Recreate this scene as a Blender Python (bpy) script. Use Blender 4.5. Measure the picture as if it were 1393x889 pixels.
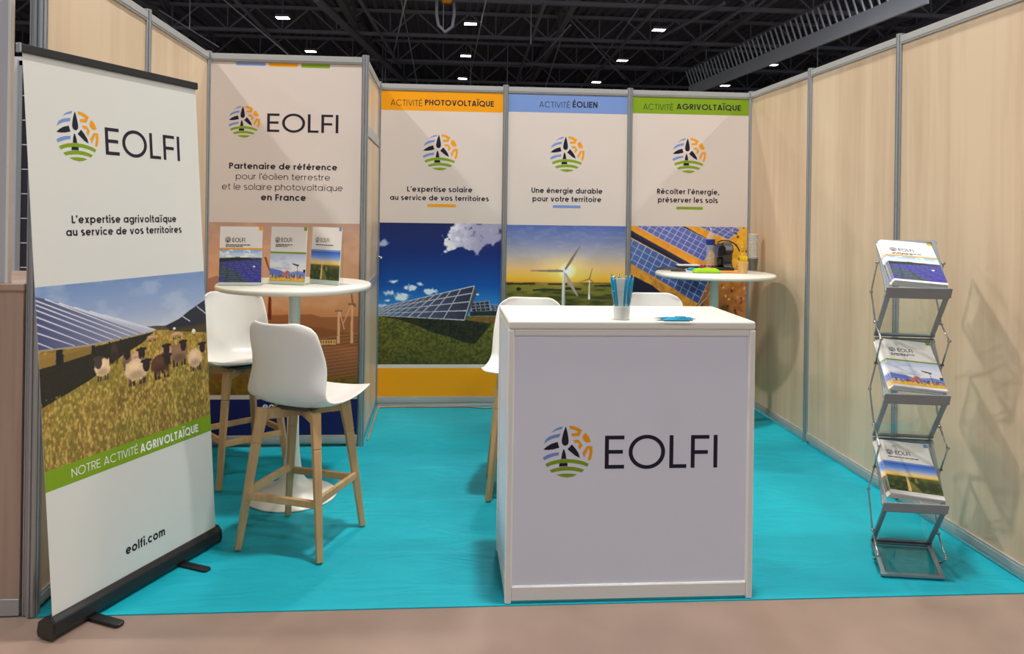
import bpy, bmesh, math, random
import numpy as np
from mathutils import Vector, Matrix

random.seed(7)
RNG = np.random.default_rng(11)
scene = bpy.context.scene
for o in list(bpy.data.objects):
    bpy.data.objects.remove(o, do_unlink=True)
COL = scene.collection
PI = math.pi

# ------------------------------------------------------------------ camera
W, H = 1393, 889
CAM = Vector((0.5112, -5.8838, 1.5251))
YAW, ROLL, FPX, UX, UY = 0.0729, 0.0142, 1023.0376, 677.5523, 286.5366

def ray(px, py):
    x3 = (px - UX) / FPX; z3 = -(py - UY) / FPX
    c, s = math.cos(ROLL), math.sin(ROLL)
    x = c * x3 - s * z3; z = s * x3 + c * z3
    c, s = math.cos(YAW), math.sin(YAW)
    return Vector((c * x + s, -s * x + c, z))
def onz(px, py, z=0.0):
    d = ray(px, py); return CAM + d * ((z - CAM.z) / d.z)
def ony(px, py, y):
    d = ray(px, py); return CAM + d * ((y - CAM.y) / d.y)
def onx(px, py, x):
    d = ray(px, py); return CAM + d * ((x - CAM.x) / d.x)
def onplane(px, py, p0, n):
    d = ray(px, py); return CAM + d * ((p0 - CAM).dot(n) / d.dot(n))

cam_data = bpy.data.cameras.new('camera')
cam = bpy.data.objects.new('camera', cam_data); COL.objects.link(cam)
F_ = ray(UX, UY)
R_ = ray(UX + FPX, UY) - F_
U_ = ray(UX, UY - FPX) - F_
cam.matrix_world = Matrix(((R_.x, U_.x, -F_.x, CAM.x), (R_.y, U_.y, -F_.y, CAM.y), (R_.z, U_.z, -F_.z, CAM.z), (0, 0, 0, 1)))
cam_data.sensor_fit = 'HORIZONTAL'; cam_data.sensor_width = 36.0
cam_data.lens = FPX * 36.0 / W
cam_data.shift_x = (W / 2 - UX) / W
cam_data.shift_y = (UY - H / 2) / W
cam_data.clip_start = 0.05; cam_data.clip_end = 300
scene.camera = cam

# ------------------------------------------------------------------ light and exposure
LAMP_POWER = 540.0
ROW_SHARE = {-9.4: .35, -3.2: 1.0, 3.0: .45, 9.2: .5, 15.4: .4}   # lamps of each row, by their distance along the hall
RIGHT_SHARE = .76
LAMP_COLOR = (1.0, 0.955, 0.90)
WORLD_COLOR = (0.72, 0.86, 1.0)
WORLD_STRENGTH = 0.31
scene.view_settings.view_transform = 'Standard'
scene.view_settings.look = 'None'
scene.view_settings.exposure = 0.0
scene.view_settings.gamma = 1.0
scene.view_settings.use_curve_mapping = False
world = bpy.data.worlds.new('hall_ambient'); scene.world = world
world.use_nodes = True
bg = world.node_tree.nodes['Background']
bg.inputs[0].default_value = (*WORLD_COLOR, 1); bg.inputs[1].default_value = WORLD_STRENGTH

# ------------------------------------------------------------------ materials
def lin(c):
    c = c / 255.0
    return c / 12.92 if c <= 0.04045 else ((c + 0.055) / 1.055) ** 2.4
def rgb(r, g, b): return (lin(r), lin(g), lin(b), 1.0)
def new_mat(name):
    m = bpy.data.materials.new(name); m.use_nodes = True
    return m, m.node_tree, m.node_tree.nodes['Principled BSDF']
def solid(name, c, rough=0.5, metal=0.0, vary=0.03, scale=6.0, spec=0.5):
    m, nt, b = new_mat(name)
    col = rgb(*c)
    tc = nt.nodes.new('ShaderNodeTexCoord'); nz = nt.nodes.new('ShaderNodeTexNoise')
    nz.inputs['Scale'].default_value = scale; nz.inputs['Detail'].default_value = 3
    mx = nt.nodes.new('ShaderNodeMix'); mx.data_type = 'RGBA'
    mx.inputs[6].default_value = tuple(v * (1 - vary) for v in col[:3]) + (1,)
    mx.inputs[7].default_value = tuple(min(1, v * (1 + vary)) for v in col[:3]) + (1,)
    nt.links.new(tc.outputs['Object'], nz.inputs['Vector'])
    nt.links.new(nz.outputs['Fac'], mx.inputs[0]); nt.links.new(mx.outputs[2], b.inputs['Base Color'])
    b.inputs['Roughness'].default_value = rough; b.inputs['Metallic'].default_value = metal
    b.inputs['Specular IOR Level'].default_value = spec
    return m
def wood(name, c1, c2, rough=0.45, sc=(14, 14, 0.8), bump=0.0):
    m, nt, b = new_mat(name)
    tc = nt.nodes.new('ShaderNodeTexCoord'); mp = nt.nodes.new('ShaderNodeMapping')
    mp.inputs['Scale'].default_value = sc
    nz = nt.nodes.new('ShaderNodeTexNoise'); nz.inputs['Scale'].default_value = 2.2
    nz.inputs['Detail'].default_value = 6; nz.inputs['Distortion'].default_value = 0.6
    nz2 = nt.nodes.new('ShaderNodeTexNoise'); nz2.inputs['Scale'].default_value = 0.35; nz2.inputs['Detail'].default_value = 2
    ad = nt.nodes.new('ShaderNodeMath'); ad.operation = 'MULTIPLY_ADD'; ad.inputs[1].default_value = 0.55
    rp = nt.nodes.new('ShaderNodeValToRGB')
    rp.color_ramp.elements[0].position = 0.42; rp.color_ramp.elements[0].color = rgb(*c1)
    rp.color_ramp.elements[1].position = 0.95; rp.color_ramp.elements[1].color = rgb(*c2)
    L = nt.links
    L.new(tc.outputs['Object'], mp.inputs['Vector']); L.new(mp.outputs[0], nz.inputs['Vector']); L.new(mp.outputs[0], nz2.inputs['Vector'])
    L.new(nz.outputs['Fac'], ad.inputs[0]); L.new(nz2.outputs['Fac'], ad.inputs[2])
    L.new(ad.outputs[0], rp.inputs['Fac']); L.new(rp.outputs['Color'], b.inputs['Base Color'])
    b.inputs['Roughness'].default_value = rough
    return m
def print_mat(name, gain=1.0, rough=0.42):
    m, nt, b = new_mat(name)
    at = nt.nodes.new('ShaderNodeAttribute'); at.attribute_name = 'ink'
    nt.links.new(at.outputs['Color'], b.inputs['Base Color'])
    b.inputs['Roughness'].default_value = rough; b.inputs['Specular IOR Level'].default_value = 0.3
    return m
def clear_mat(name, tint=(0.93, 0.97, 0.96), gloss=0.12, haze=0.0):
    m, nt, b = new_mat(name)
    nt.nodes.remove(b)
    out = nt.nodes['Material Output']
    tr = nt.nodes.new('ShaderNodeBsdfTransparent'); tr.inputs[0].default_value = (*tint, 1)
    gl = nt.nodes.new('ShaderNodeBsdfGlossy'); gl.inputs['Roughness'].default_value = 0.05
    fr = nt.nodes.new('ShaderNodeFresnel'); fr.inputs[0].default_value = 1.45
    mx = nt.nodes.new('ShaderNodeMixShader')
    L = nt.links
    ge = nt.nodes.new('ShaderNodeNewGeometry'); k = nt.nodes.new('ShaderNodeMath'); k.operation = 'SUBTRACT'; k.inputs[0].default_value = 1.0
    L.new(ge.outputs['Backfacing'], k.inputs[1]); kk = nt.nodes.new('ShaderNodeMath'); kk.operation = 'MULTIPLY'
    L.new(fr.outputs[0], kk.inputs[0]); L.new(k.outputs[0], kk.inputs[1])
    L.new(kk.outputs[0], mx.inputs[0]); L.new(tr.outputs[0], mx.inputs[1]); L.new(gl.outputs[0], mx.inputs[2])
    last = mx
    if haze:
        df = nt.nodes.new('ShaderNodeBsdfDiffuse'); df.inputs[0].default_value = (0.85, 0.88, 0.85, 1)
        m2 = nt.nodes.new('ShaderNodeMixShader'); m2.inputs[0].default_value = haze
        L.new(mx.outputs[0], m2.inputs[1]); L.new(df.outputs[0], m2.inputs[2]); last = m2
    L.new(last.outputs[0], out.inputs['Surface'])
    return m
def emis(name, c, s):
    m, nt, b = new_mat(name)
    b.inputs['Emission Color'].default_value = (*c, 1); b.inputs['Emission Strength'].default_value = s
    return m

M = {}
M['alu'] = solid('brushed aluminium', (172, 174, 176), 0.38, 0.75, 0.05, 30)
M['alu_dark'] = solid('aluminium groove', (92, 94, 98), 0.5, 0.6, 0.04, 20)
M['rail'] = solid('satin aluminium rail', (178, 178, 176), 0.45, 0.35, 0.03, 8)
M['veneer'] = wood('birch veneer', (188, 159, 128), (216, 192, 162), 0.42, (9, 9, 0.55))
M['oak'] = wood('light oak', (176, 134, 88), (206, 166, 116), 0.45, (30, 30, 3))
M['walnut'] = wood('greyed wood laminate', (150, 124, 110), (178, 152, 136), 0.5, (16, 16, 0.7))
M['white_plastic'] = solid('white moulded plastic', (236, 235, 230), 0.28, 0, 0.01, 3)
M['white_lacquer'] = solid('white lacquer', (228, 226, 216), 0.32, 0, 0.01, 3)
M['counter_frame'] = solid('white coated profile', (226, 226, 222), 0.35, 0, 0.015, 8)
M['counter_panel'] = solid('white counter board', (220, 224, 238), 0.4, 0, 0.015, 2)
M['poster_white'] = solid('matt white print', (218, 205, 197), 0.45, 0, 0.012, 2, 0.3)
M['banner_white'] = solid('white banner fabric', (218, 218, 212), 0.6, 0, 0.012, 2, 0.3)
M['paper'] = solid('white paper', (232, 229, 224), 0.5, 0, 0.01, 20, 0.3)
M['ink'] = solid('near black ink', (34, 28, 44), 0.5, 0, 0.05, 10, 0.3)
M['navy_ink'] = solid('dark navy ink', (22, 22, 44), 0.5, 0, 0.05, 10, 0.3)
M['white_ink'] = solid('white ink', (240, 240, 236), 0.5, 0, 0.01, 10, 0.3)
M['blue_ink'] = solid('periwinkle ink', (120, 148, 206), 0.45, 0, 0.03, 4, 0.3)
M['orange_ink'] = solid('amber ink', (240, 158, 4), 0.45, 0, 0.03, 4, 0.3)
M['green_ink'] = solid('leaf green ink', (128, 160, 24), 0.45, 0, 0.03, 4, 0.3)
M['navy_band'] = solid('navy print band', (26, 32, 92), 0.45, 0, 0.03, 4, 0.3)
M['print'] = print_mat('printed photograph')
M['black'] = solid('black plastic', (26, 26, 28), 0.4, 0, 0.06, 10)
M['black_gloss'] = solid('black gloss plastic', (18, 18, 20), 0.22, 0, 0.05, 10)
M['dark_grey'] = solid('charcoal plastic', (62, 58, 56), 0.4, 0, 0.05, 10)
M['steel'] = solid('polished steel', (190, 190, 190), 0.25, 0.9, 0.03, 10)
M['acrylic'] = clear_mat('clear acrylic')
M['bottle_plastic'] = clear_mat('clear bottle plastic', (0.90, 0.93, 0.94), haze=0.30)
M['rack'] = solid('blue grey aluminium', (142, 150, 156), 0.4, 0.35, 0.04, 20)
M['acrylic_haze'] = clear_mat('slightly hazed acrylic', (0.90, 0.94, 0.93), haze=0.10)
M['frost'] = clear_mat('frosted plastic', (0.9, 0.95, 0.92), haze=0.75)
M['teal'] = solid('turquoise plastic', (20, 150, 190), 0.35, 0, 0.03, 10)
M['yellow'] = solid('yellow plastic', (240, 205, 20), 0.4, 0, 0.03, 10)
M['kraft'] = solid('tan paper', (222, 180, 108), 0.55, 0, 0.05, 20)
M['lime'] = solid('lime green fabric', (160, 210, 20), 0.6, 0, 0.06, 20)
M['orange'] = solid('orange plastic', (240, 150, 40), 0.45, 0, 0.03, 10)
M['pink'] = solid('magenta plastic', (205, 50, 130), 0.4, 0, 0.03, 10)
M['cup_grey'] = solid('pale grey paper cup', (206, 202, 192), 0.55, 0, 0.10, 50)
M['cup_dark'] = solid('mid grey paper cup', (122, 116, 110), 0.55, 0, 0.05, 30)
M['bottle_label'] = solid('blue bottle label', (30, 50, 130), 0.4, 0, 0.05, 20)
M['cord_orange'] = solid('salmon cord', (214, 128, 92), 0.5, 0, 0.03, 10)
M['cord_white'] = solid('white cord', (226, 220, 210), 0.5, 0, 0.03, 10)
M['roof'] = solid('dark painted roof deck', (98, 108, 122), 0.7, 0, 0.10, 1)
M['truss'] = solid('dark steelwork', (130, 138, 152), 0.6, 0.1, 0.08, 2)
M['truss_pale'] = solid('pale blue steelwork', (206, 220, 238), 0.5, 0.1, 0.05, 2)
M['lamp_body'] = solid('lamp housing', (120, 122, 124), 0.5, 0.3, 0.05, 4)
M['lamp_lens'] = emis('lamp lens', (1.0, 0.96, 0.88), 14.0)
M['cell'] = solid('dark photovoltaic cell', (40, 36, 46), 0.25, 0, 0.08, 3)
M['wall_grey'] = solid('pale grey partition', (186, 186, 194), 0.5, 0, 0.02, 3)
M['tape_yellow'] = solid('hoist yellow', (214, 150, 20), 0.5, 0, 0.03, 4)

def carpet_mat():
    m, nt, b = new_mat('turquoise carpet')
    L = nt.links
    tc = nt.nodes.new('ShaderNodeTexCoord')
    nz = nt.nodes.new('ShaderNodeTexNoise'); nz.inputs['Scale'].default_value = 1.1; nz.inputs['Detail'].default_value = 4; nz.inputs['Distortion'].default_value = 0.8
    rp = nt.nodes.new('ShaderNodeValToRGB')
    rp.color_ramp.elements[0].position = 0.35; rp.color_ramp.elements[0].color = rgb(6, 150, 168)
    rp.color_ramp.elements[1].position = 0.70; rp.color_ramp.elements[1].color = rgb(18, 172, 188)
    L.new(tc.outputs['Object'], nz.inputs['Vector']); L.new(nz.outputs['Fac'], rp.inputs['Fac'])
    fine = nt.nodes.new('ShaderNodeTexNoise'); fine.inputs['Scale'].default_value = 260; fine.inputs['Detail'].default_value = 2
    mp = nt.nodes.new('ShaderNodeMapping'); mp.inputs['Scale'].default_value = (1.2, 3.2, 1); mp.inputs['Rotation'].default_value = (0, 0, 0.25)
    wr = nt.nodes.new('ShaderNodeTexNoise'); wr.inputs['Scale'].default_value = 1.6; wr.inputs['Detail'].default_value = 3; wr.inputs['Distortion'].default_value = 1.2
    L.new(tc.outputs['Object'], mp.inputs['Vector']); L.new(mp.outputs[0], wr.inputs['Vector'])
    b1 = nt.nodes.new('ShaderNodeBump'); b1.inputs['Strength'].default_value = 0.55; b1.inputs['Distance'].default_value = 0.03
    b2 = nt.nodes.new('ShaderNodeBump'); b2.inputs['Strength'].default_value = 0.25; b2.inputs['Distance'].default_value = 0.002
    L.new(tc.outputs['Object'], fine.inputs['Vector'])
    L.new(wr.outputs['Fac'], b1.inputs['Height']); L.new(fine.outputs['Fac'], b2.inputs['Height'])
    L.new(b1.outputs[0], b2.inputs['Normal']); L.new(b2.outputs[0], b.inputs['Normal'])
    L.new(rp.outputs['Color'], b.inputs['Base Color'])
    b.inputs['Roughness'].default_value = 0.55; b.inputs['Specular IOR Level'].default_value = 0.3
    return m
M['carpet'] = carpet_mat()
def floor_mat():
    m, nt, b = new_mat('polished hall concrete')
    L = nt.links
    tc = nt.nodes.new('ShaderNodeTexCoord')
    nz = nt.nodes.new('ShaderNodeTexNoise'); nz.inputs['Scale'].default_value = 2.3; nz.inputs['Detail'].default_value = 7
    rp = nt.nodes.new('ShaderNodeValToRGB')
    rp.color_ramp.elements[0].position = 0.3; rp.color_ramp.elements[0].color = rgb(130, 109, 98)
    rp.color_ramp.elements[1].position = 0.75; rp.color_ramp.elements[1].color = rgb(150, 128, 115)
    L.new(tc.outputs['Object'], nz.inputs['Vector']); L.new(nz.outputs['Fac'], rp.inputs['Fac']); L.new(rp.outputs['Color'], b.inputs['Base Color'])
    b.inputs['Roughness'].default_value = 0.33
    return m
M['floor'] = floor_mat()

# ------------------------------------------------------------------ object helpers
ROOT = {}
def thing(name, label, cat, loc=(0, 0, 0), rotz=0.0, group=None, kind=None):
    o = bpy.data.objects.new(name, None); COL.objects.link(o)
    o.empty_display_size = 0.1
    o.location = loc; o.rotation_euler = (0, 0, rotz)
    if kind: o['kind'] = kind
    else:
        o['label'] = label; o['category'] = cat
    if group: o['group'] = group
    ROOT[o.name] = (Matrix.Translation(Vector(loc)) @ Matrix.Rotation(rotz, 4, 'Z')).inverted()
    return o
def tag(o, label, cat, group=None):
    o['label'] = label; o['category'] = cat
    if group: o['group'] = group
    return o

class MB:
    """collects geometry, in world coordinates or in the local ones of its thing"""
    def __init__(s): s.v = []; s.f = []; s.m = []; s.cur = 0
    def add(s, vs, fs):
        n = len(s.v); s.v += [Vector(p) for p in vs]
        for f in fs: s.f.append(tuple(i + n for i in f)); s.m.append(s.cur)
        return s
    def mat(s, i): s.cur = i; return s
    def box(s, lo, hi, mtx=None):
        x0, y0, z0 = lo; x1, y1, z1 = hi
        vs = [Vector(p) for p in ((x0, y0, z0), (x1, y0, z0), (x1, y1, z0), (x0, y1, z0), (x0, y0, z1), (x1, y0, z1), (x1, y1, z1), (x0, y1, z1))]
        if mtx: vs = [mtx @ p for p in vs]
        return s.add(vs, [(0, 3, 2, 1), (4, 5, 6, 7), (0, 1, 5, 4), (1, 2, 6, 5), (2, 3, 7, 6), (3, 0, 4, 7)])
    def cbox(s, c, d, mtx=None):
        return s.box([c[i] - d[i] / 2 for i in range(3)], [c[i] + d[i] / 2 for i in range(3)], mtx)
    def bar(s, a, b, w, h, up=(0, 0, 1), w2=None, h2=None):
        a = Vector(a); b = Vector(b); d = (b - a).normalized()
        r = d.cross(Vector(up))
        if r.length < 1e-5: r = d.cross(Vector((1, 0, 0)))
        r.normalize(); u = r.cross(d)
        w2 = w if w2 is None else w2; h2 = h if h2 is None else h2
        vs = []
        for p, ww, hh in ((a, w, h), (b, w2, h2)):
            for sx, sz in ((-1, -1), (1, -1), (1, 1), (-1, 1)): vs.append(p + r * (sx * ww / 2) + u * (sz * hh / 2))
        return s.add(vs, [(0, 1, 2, 3), (7, 6, 5, 4), (0, 4, 5, 1), (1, 5, 6, 2), (2, 6, 7, 3), (3, 7, 4, 0)])
    def tube(s, pts, r, n=8, cap=True):
        pts = [Vector(p) for p in pts]; rs = r if isinstance(r, (list, tuple)) else [r] * len(pts)
        rings = []; prev = None
        for i, p in enumerate(pts):
            d = (pts[min(i + 1, len(pts) - 1)] - pts[max(i - 1, 0)]).normalized()
            if prev is None:
                a = d.cross(Vector((0, 0, 1)))
                if a.length < 1e-3: a = d.cross(Vector((1, 0, 0)))
            else: a = prev - d * prev.dot(d)
            a.normalize(); prev = a; b = d.cross(a)
            rings.append([p + (a * math.cos(t) + b * math.sin(t)) * rs[i] for t in (2 * PI * k / n for k in range(n))])
        vs = [q for rg in rings for q in rg]; fs = []
        for i in range(len(pts) - 1):
            for k in range(n):
                k2 = (k + 1) % n
                fs.append((i * n + k, i * n + k2, (i + 1) * n + k2, (i + 1) * n + k))
        if cap: fs += [tuple(range(n - 1, -1, -1)), tuple((len(pts) - 1) * n + k for k in range(n))]
        return s.add(vs, fs)
    def lathe(s, prof, c=(0, 0, 0), n=40, cap=True):
        vs = []; fs = []
        for r, z in prof:
            for k in range(n):
                t = 2 * PI * k / n; vs.append((c[0] + r * math.cos(t), c[1] + r * math.sin(t), c[2] + z))
        for i in range(len(prof) - 1):
            for k in range(n):
                k2 = (k + 1) % n
                fs.append((i * n + k, i * n + k2, (i + 1) * n + k2, (i + 1) * n + k))
        if cap:
            fs.append(tuple(range(n - 1, -1, -1))); fs.append(tuple((len(prof) - 1) * n + k for k in range(n)))
        return s.add(vs, fs)
    def prism(s, poly, z0, z1, mtx=None):
        n = len(poly)
        vs = [Vector((x, y, z0)) for x, y in poly] + [Vector((x, y, z1)) for x, y in poly]
        if mtx: vs = [mtx @ p for p in vs]
        fs = [tuple(range(n - 1, -1, -1)), tuple(range(n, 2 * n))] + [(i, (i + 1) % n, n + (i + 1) % n, n + i) for i in range(n)]
        return s.add(vs, fs)
    def build(s, name, mats, parent=None, world=False, smooth=False, bevel=0.0, subsurf=0, solid_t=0.0, offset=-1.0, kind=None, bseg=2):
        if not isinstance(mats, (list, tuple)): mats = [mats]
        vs = s.v
        if parent is not None and world:
            inv = ROOT[parent.name]; vs = [inv @ p for p in vs]
        me = bpy.data.meshes.new(name)
        me.from_pydata([tuple(p) for p in vs], [], s.f)
        for m in mats: me.materials.append(m)
        me.polygons.foreach_set('material_index', s.m)
        if smooth: me.polygons.foreach_set('use_smooth', [True] * len(me.polygons))
        me.update()
        o = bpy.data.objects.new(name, me); COL.objects.link(o)
        if parent is not None:
            o.parent = parent; ROOT[o.name] = ROOT[parent.name]
        else: ROOT[o.name] = Matrix.Identity(4)
        if solid_t:
            md = o.modifiers.new('thickness', 'SOLIDIFY'); md.thickness = solid_t; md.offset = offset
        if bevel:
            md = o.modifiers.new('bevel', 'BEVEL'); md.width = bevel; md.segments = bseg; md.limit_method = 'ANGLE'
        if subsurf:
            md = o.modifiers.new('subdivision', 'SUBSURF'); md.levels = subsurf; md.render_levels = subsurf
        if kind: o['kind'] = kind
        return o

def copy_tree(o, parent=None):
    c = o.copy(); COL.objects.link(c)
    if parent is not None: c.parent = parent
    ROOT[c.name] = ROOT[o.name]
    for ch in list(o.children): copy_tree(ch, c)
    return c

# ------------------------------------------------------------------ lettering: a geometric stroke alphabet
def arc(cx, cy, rx, ry, a0, a1, n=14):
    return [(cx + rx * math.cos(math.radians(a0 + (a1 - a0) * i / n)), cy + ry * math.sin(math.radians(a0 + (a1 - a0) * i / n))) for i in range(n + 1)]
XH = 0.76
def slant(xt, yt, xb, yb, w):
    wh = w * math.hypot(xt - xb, yt - yb) / abs(yt - yb)
    return ('Q', [(xb - wh / 2, yb), (xb + wh / 2, yb), (xt + wh / 2, yt), (xt - wh / 2, yt)])
def glyph(ch, w):
    """strokes (centre lines) and advance width; cap height is 1"""
    h = w / 2; X = XH
    acc = None
    if ch in 'ÉÏéï': acc, ch = {'É': 'a', 'Ï': 'd', 'é': 'a', 'ï': 'd'}[ch], {'É': 'E', 'Ï': 'I', 'é': 'e', 'ï': 'j'}[ch]
    S = []; adv = 0.6
    if ch == 'E': S = [[(h, 0), (h, 1)], [(h, 1 - h), (.56, 1 - h)], [(h, .51), (.52, .51)], [(h, h), (.56, h)]]; adv = .56
    elif ch == 'F': S = [[(h, 0), (h, 1)], [(h, 1 - h), (.54, 1 - h)], [(h, .48), (.50, .48)]]; adv = .54
    elif ch == 'L': S = [[(h, 0), (h, 1)], [(h, h), (.50, h)]]; adv = .50
    elif ch == 'I': S = [[(h, 0), (h, 1)]]; adv = w
    elif ch == 'T': S = [[(0, 1 - h), (.60, 1 - h)], [(.30, 0), (.30, 1)]]; adv = .60
    elif ch == 'O': S = [arc(.53, .5, .53 - h, .52 - h, 0, 360, 40)]; adv = 1.06
    elif ch == 'Q': S = [arc(.53, .5, .53 - h, .52 - h, 0, 360, 40), [(.62, .26), (.98, -.08)]]; adv = 1.06
    elif ch == 'C': S = [arc(.53, .5, .53 - h, .52 - h, 42, 318, 30)]; adv = .95
    elif ch == 'G': S = [arc(.53, .5, .53 - h, .52 - h, 42, 360, 30) , [(.55, .5), (1.06 , .5)]]; adv = 1.06
    elif ch == 'A': S = [slant(.41 - .1 * w, 1, .54 * w, 0, w), slant(.41 + .1 * w, 1, .82 - .54 * w, 0, w), [(.20, .26), (.62, .26)]]; adv = .82
    elif ch == 'V': S = [slant(.54 * w, 1, .39 - .1 * w, 0, w), slant(.78 - .54 * w, 1, .39 + .1 * w, 0, w)]; adv = .78
    elif ch == 'N': S = [[(h, 0), (h, 1)], [(h, 1 - h * .6), (.76 - h, h * .6)], [(.76 - h, 0), (.76 - h, 1)]]; adv = .76
    elif ch == 'H': S = [[(h, 0), (h, 1)], [(h, .51), (.72, .51)], [(.72 - h, 0), (.72 - h, 1)]]; adv = .72
    elif ch == 'U': S = [[(h, 1), (h, .36)] + arc(.35, .36, .35 - h, .36 - h, 180, 360, 16) + [(.70 - h, 1)]]; adv = .70
    elif ch == 'P': S = [[(h, 0), (h, 1)], [(h, 1 - h), (.32, 1 - h)] + arc(.32, .70, .30 - h, .30 - h, 90, -90, 14) + [(h, .40 + h)]]; adv = .62
    elif ch == 'R': S = [[(h, 0), (h, 1)], [(h, 1 - h), (.32, 1 - h)] + arc(.32, .70, .30 - h, .30 - h, 90, -90, 14) + [(h, .40 + h)], [(.30, .42), (.60 - h * .6, 0)]]; adv = .62
    elif ch in 'abdpqgoec':
        r = .38; cx = r
        if ch == 'o': S = [arc(.40, X / 2, .40 - h, X / 2 + .01 - h, 0, 360, 30)]; adv = .80
        elif ch == 'c': S = [arc(.39, X / 2, .39 - h, X / 2 + .01 - h, 45, 315, 24)]; adv = .68
        elif ch == 'e': S = [[(h, X / 2), (.77 - h * .8, X / 2)], arc(.39, X / 2, .39 - h, X / 2 + .01 - h, 0, 318, 28)]; adv = .77
        else:
            ring = arc(.39 if ch in 'adqg' else .41, X / 2, .39 - h, X / 2 + .01 - h, 0, 360, 30)
            stem = .80 - h if ch in 'adqg' else h
            y0, y1 = {'a': (0, X), 'd': (0, 1.06), 'b': (0, 1.06), 'p': (-.28, X), 'q': (-.28, X), 'g': (0, X)}[ch]
            S = [ring]
            if ch == 'g': S.append([(stem, X)] + [(stem, .0)] + arc(.40, -.0, .40 - h, .30 - h, 0, -140, 14))
            else: S.append([(stem, y0), (stem, y1)])
            adv = .80
    elif ch == 'h': S = [[(h, 0), (h, 1.06)], [(h, X - .34)] + arc(.33, X - .34, .33 - h, .34 - h, 180, 0, 14) + [(.66 - h, 0)]]; adv = .66
    elif ch == 'n': S = [[(h, 0), (h, X)], [(h, X - .34)] + arc(.33, X - .34, .33 - h, .34 - h, 180, 0, 14) + [(.66 - h, 0)]]; adv = .66
    elif ch == 'm': S = [[(h, 0), (h, X)], [(h, X - .30)] + arc(.30, X - .30, .30 - h, .30 - h, 180, 0, 14) + [(.60 - h, 0)], [(.60 - h, X - .30)] + arc(.90 - w, X - .30, .30 - h, .30 - h, 180, 0, 14) + [(1.20 - h - w, 0)]]; adv = 1.20 - w
    elif ch == 'u': S = [[(h, X), (h, .33)] + arc(.33, .33, .33 - h, .33 - h, 180, 360, 14), [(.66 - h, 0), (.66 - h, X)]]; adv = .66
    elif ch == 'r': S = [[(h, 0), (h, X)], [(h, X - .36)] + arc(.36, X - .36, .36 - h, .36 - h, 180, 88, 8)]; adv = .38
    elif ch == 'i': S = [[(h, 0), (h, X)], [(h, X + .12), (h, X + .12 + w * 1.1)]]; adv = w
    elif ch == 'j': S = [[(h + .1, 0), (h + .1, X)]]; adv = w + .2
    elif ch == 'l': S = [[(h, 0), (h, 1.06)]]; adv = w
    elif ch == 't': S = [[(.17, 1.0), (.17, h + .12)] + arc(.32, h + .12, .15, .12, 180, 270, 6) + [(.40, h)], [(0, X - h), (.40, X - h)]]; adv = .40
    elif ch == 'f': S = [[(.17, 0), (.17, .84)] + arc(.37, .84, .20, .22 - h, 180, 92, 6), [(0, X - h), (.38, X - h)]]; adv = .38
    elif ch == 's': S = [arc(.27, X * .745, .25 - h * .7, X * .255 - h * .6, 40, 250, 14) + arc(.27, X * .265, .26 - h * .7, X * .265 - h * .6, 80, -140, 14)]; adv = .54
    elif ch == 'v': S = [slant(.55 * w, X, .35 - .1 * w, 0, w), slant(.70 - .55 * w, X, .35 + .1 * w, 0, w)]; adv = .70
    elif ch == 'x': S = [slant(.66 - .62 * w, X, .62 * w, 0, w), slant(.62 * w, X, .66 - .62 * w, 0, w)]; adv = .66
    elif ch == 'y': S = [slant(.55 * w, X, .35 - .05 * w, .0, w), slant(.70 - .55 * w, X, .24, -.28, w)]; adv = .70
    elif ch == '.': S = [[(h, 0), (h, w * 1.1)]]; adv = w
    elif ch == ',': S = [[(h * 1.3, w * 1.0), (h * .7, -.16)]]; adv = w
    elif ch == "'": S = [[(h * 1.3, 1.04), (h * .8, .74)]]; adv = w
    elif ch == ' ': adv = .26
    top = 1.0 if ch in 'EI' else X
    if acc == 'a': S.append([(adv / 2 - .06, top + .10), (adv / 2 + .10, top + .28)])
    if acc == 'd':
        c = adv / 2; d = max(.14, w * .75)
        S.append([(c - d, top + .12), (c - d, top + .12 + w)]); S.append([(c + d, top + .12), (c + d, top + .12 + w)])
    return S, adv
def ribbon(pts, w):
    pts = [p for i, p in enumerate(pts) if i == 0 or math.dist(p, pts[i - 1]) > 1e-5]
    closed = len(pts) > 3 and math.dist(pts[0], pts[-1]) < 1e-6
    P = [np.array(p, float) for p in (pts[:-1] if closed else pts)]
    n = len(P); L = []; Rr = []
    for i in range(n):
        a = P[i - 1] if (i > 0 or closed) else None
        b = P[(i + 1) % n] if (i < n - 1 or closed) else None
        ds = []
        if a is not None: d = P[i] - a; ds.append(d / (np.hypot(*d) + 1e-9))
        if b is not None: d = b - P[i]; ds.append(d / (np.hypot(*d) + 1e-9))
        ns = [np.array((-d[1], d[0])) for d in ds]
        m = sum(ns); m = m / (np.hypot(*m) + 1e-9)
        k = 1.0 / max(0.34, float(m @ ns[0]))
        L.append(P[i] + m * k * w / 2); Rr.append(P[i] - m * k * w / 2)
    q = []
    for i in range(n if closed else n - 1):
        j = (i + 1) % n; q.append((Rr[i], Rr[j], L[j], L[i]))
    return q
def text_quads(s, weight, track=0.125):
    x = 0; Q = []
    for ch in s:
        S, adv = glyph(ch, weight)
        for lv, st in enumerate(S):
            if st[0] == 'Q': Q.append((lv, [(p[0] + x, p[1]) for p in st[1]])); continue
            for q in ribbon(st, weight): Q.append((lv, [(p[0] + x, p[1]) for p in q]))
        x += adv + track
    return Q, x - track
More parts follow.
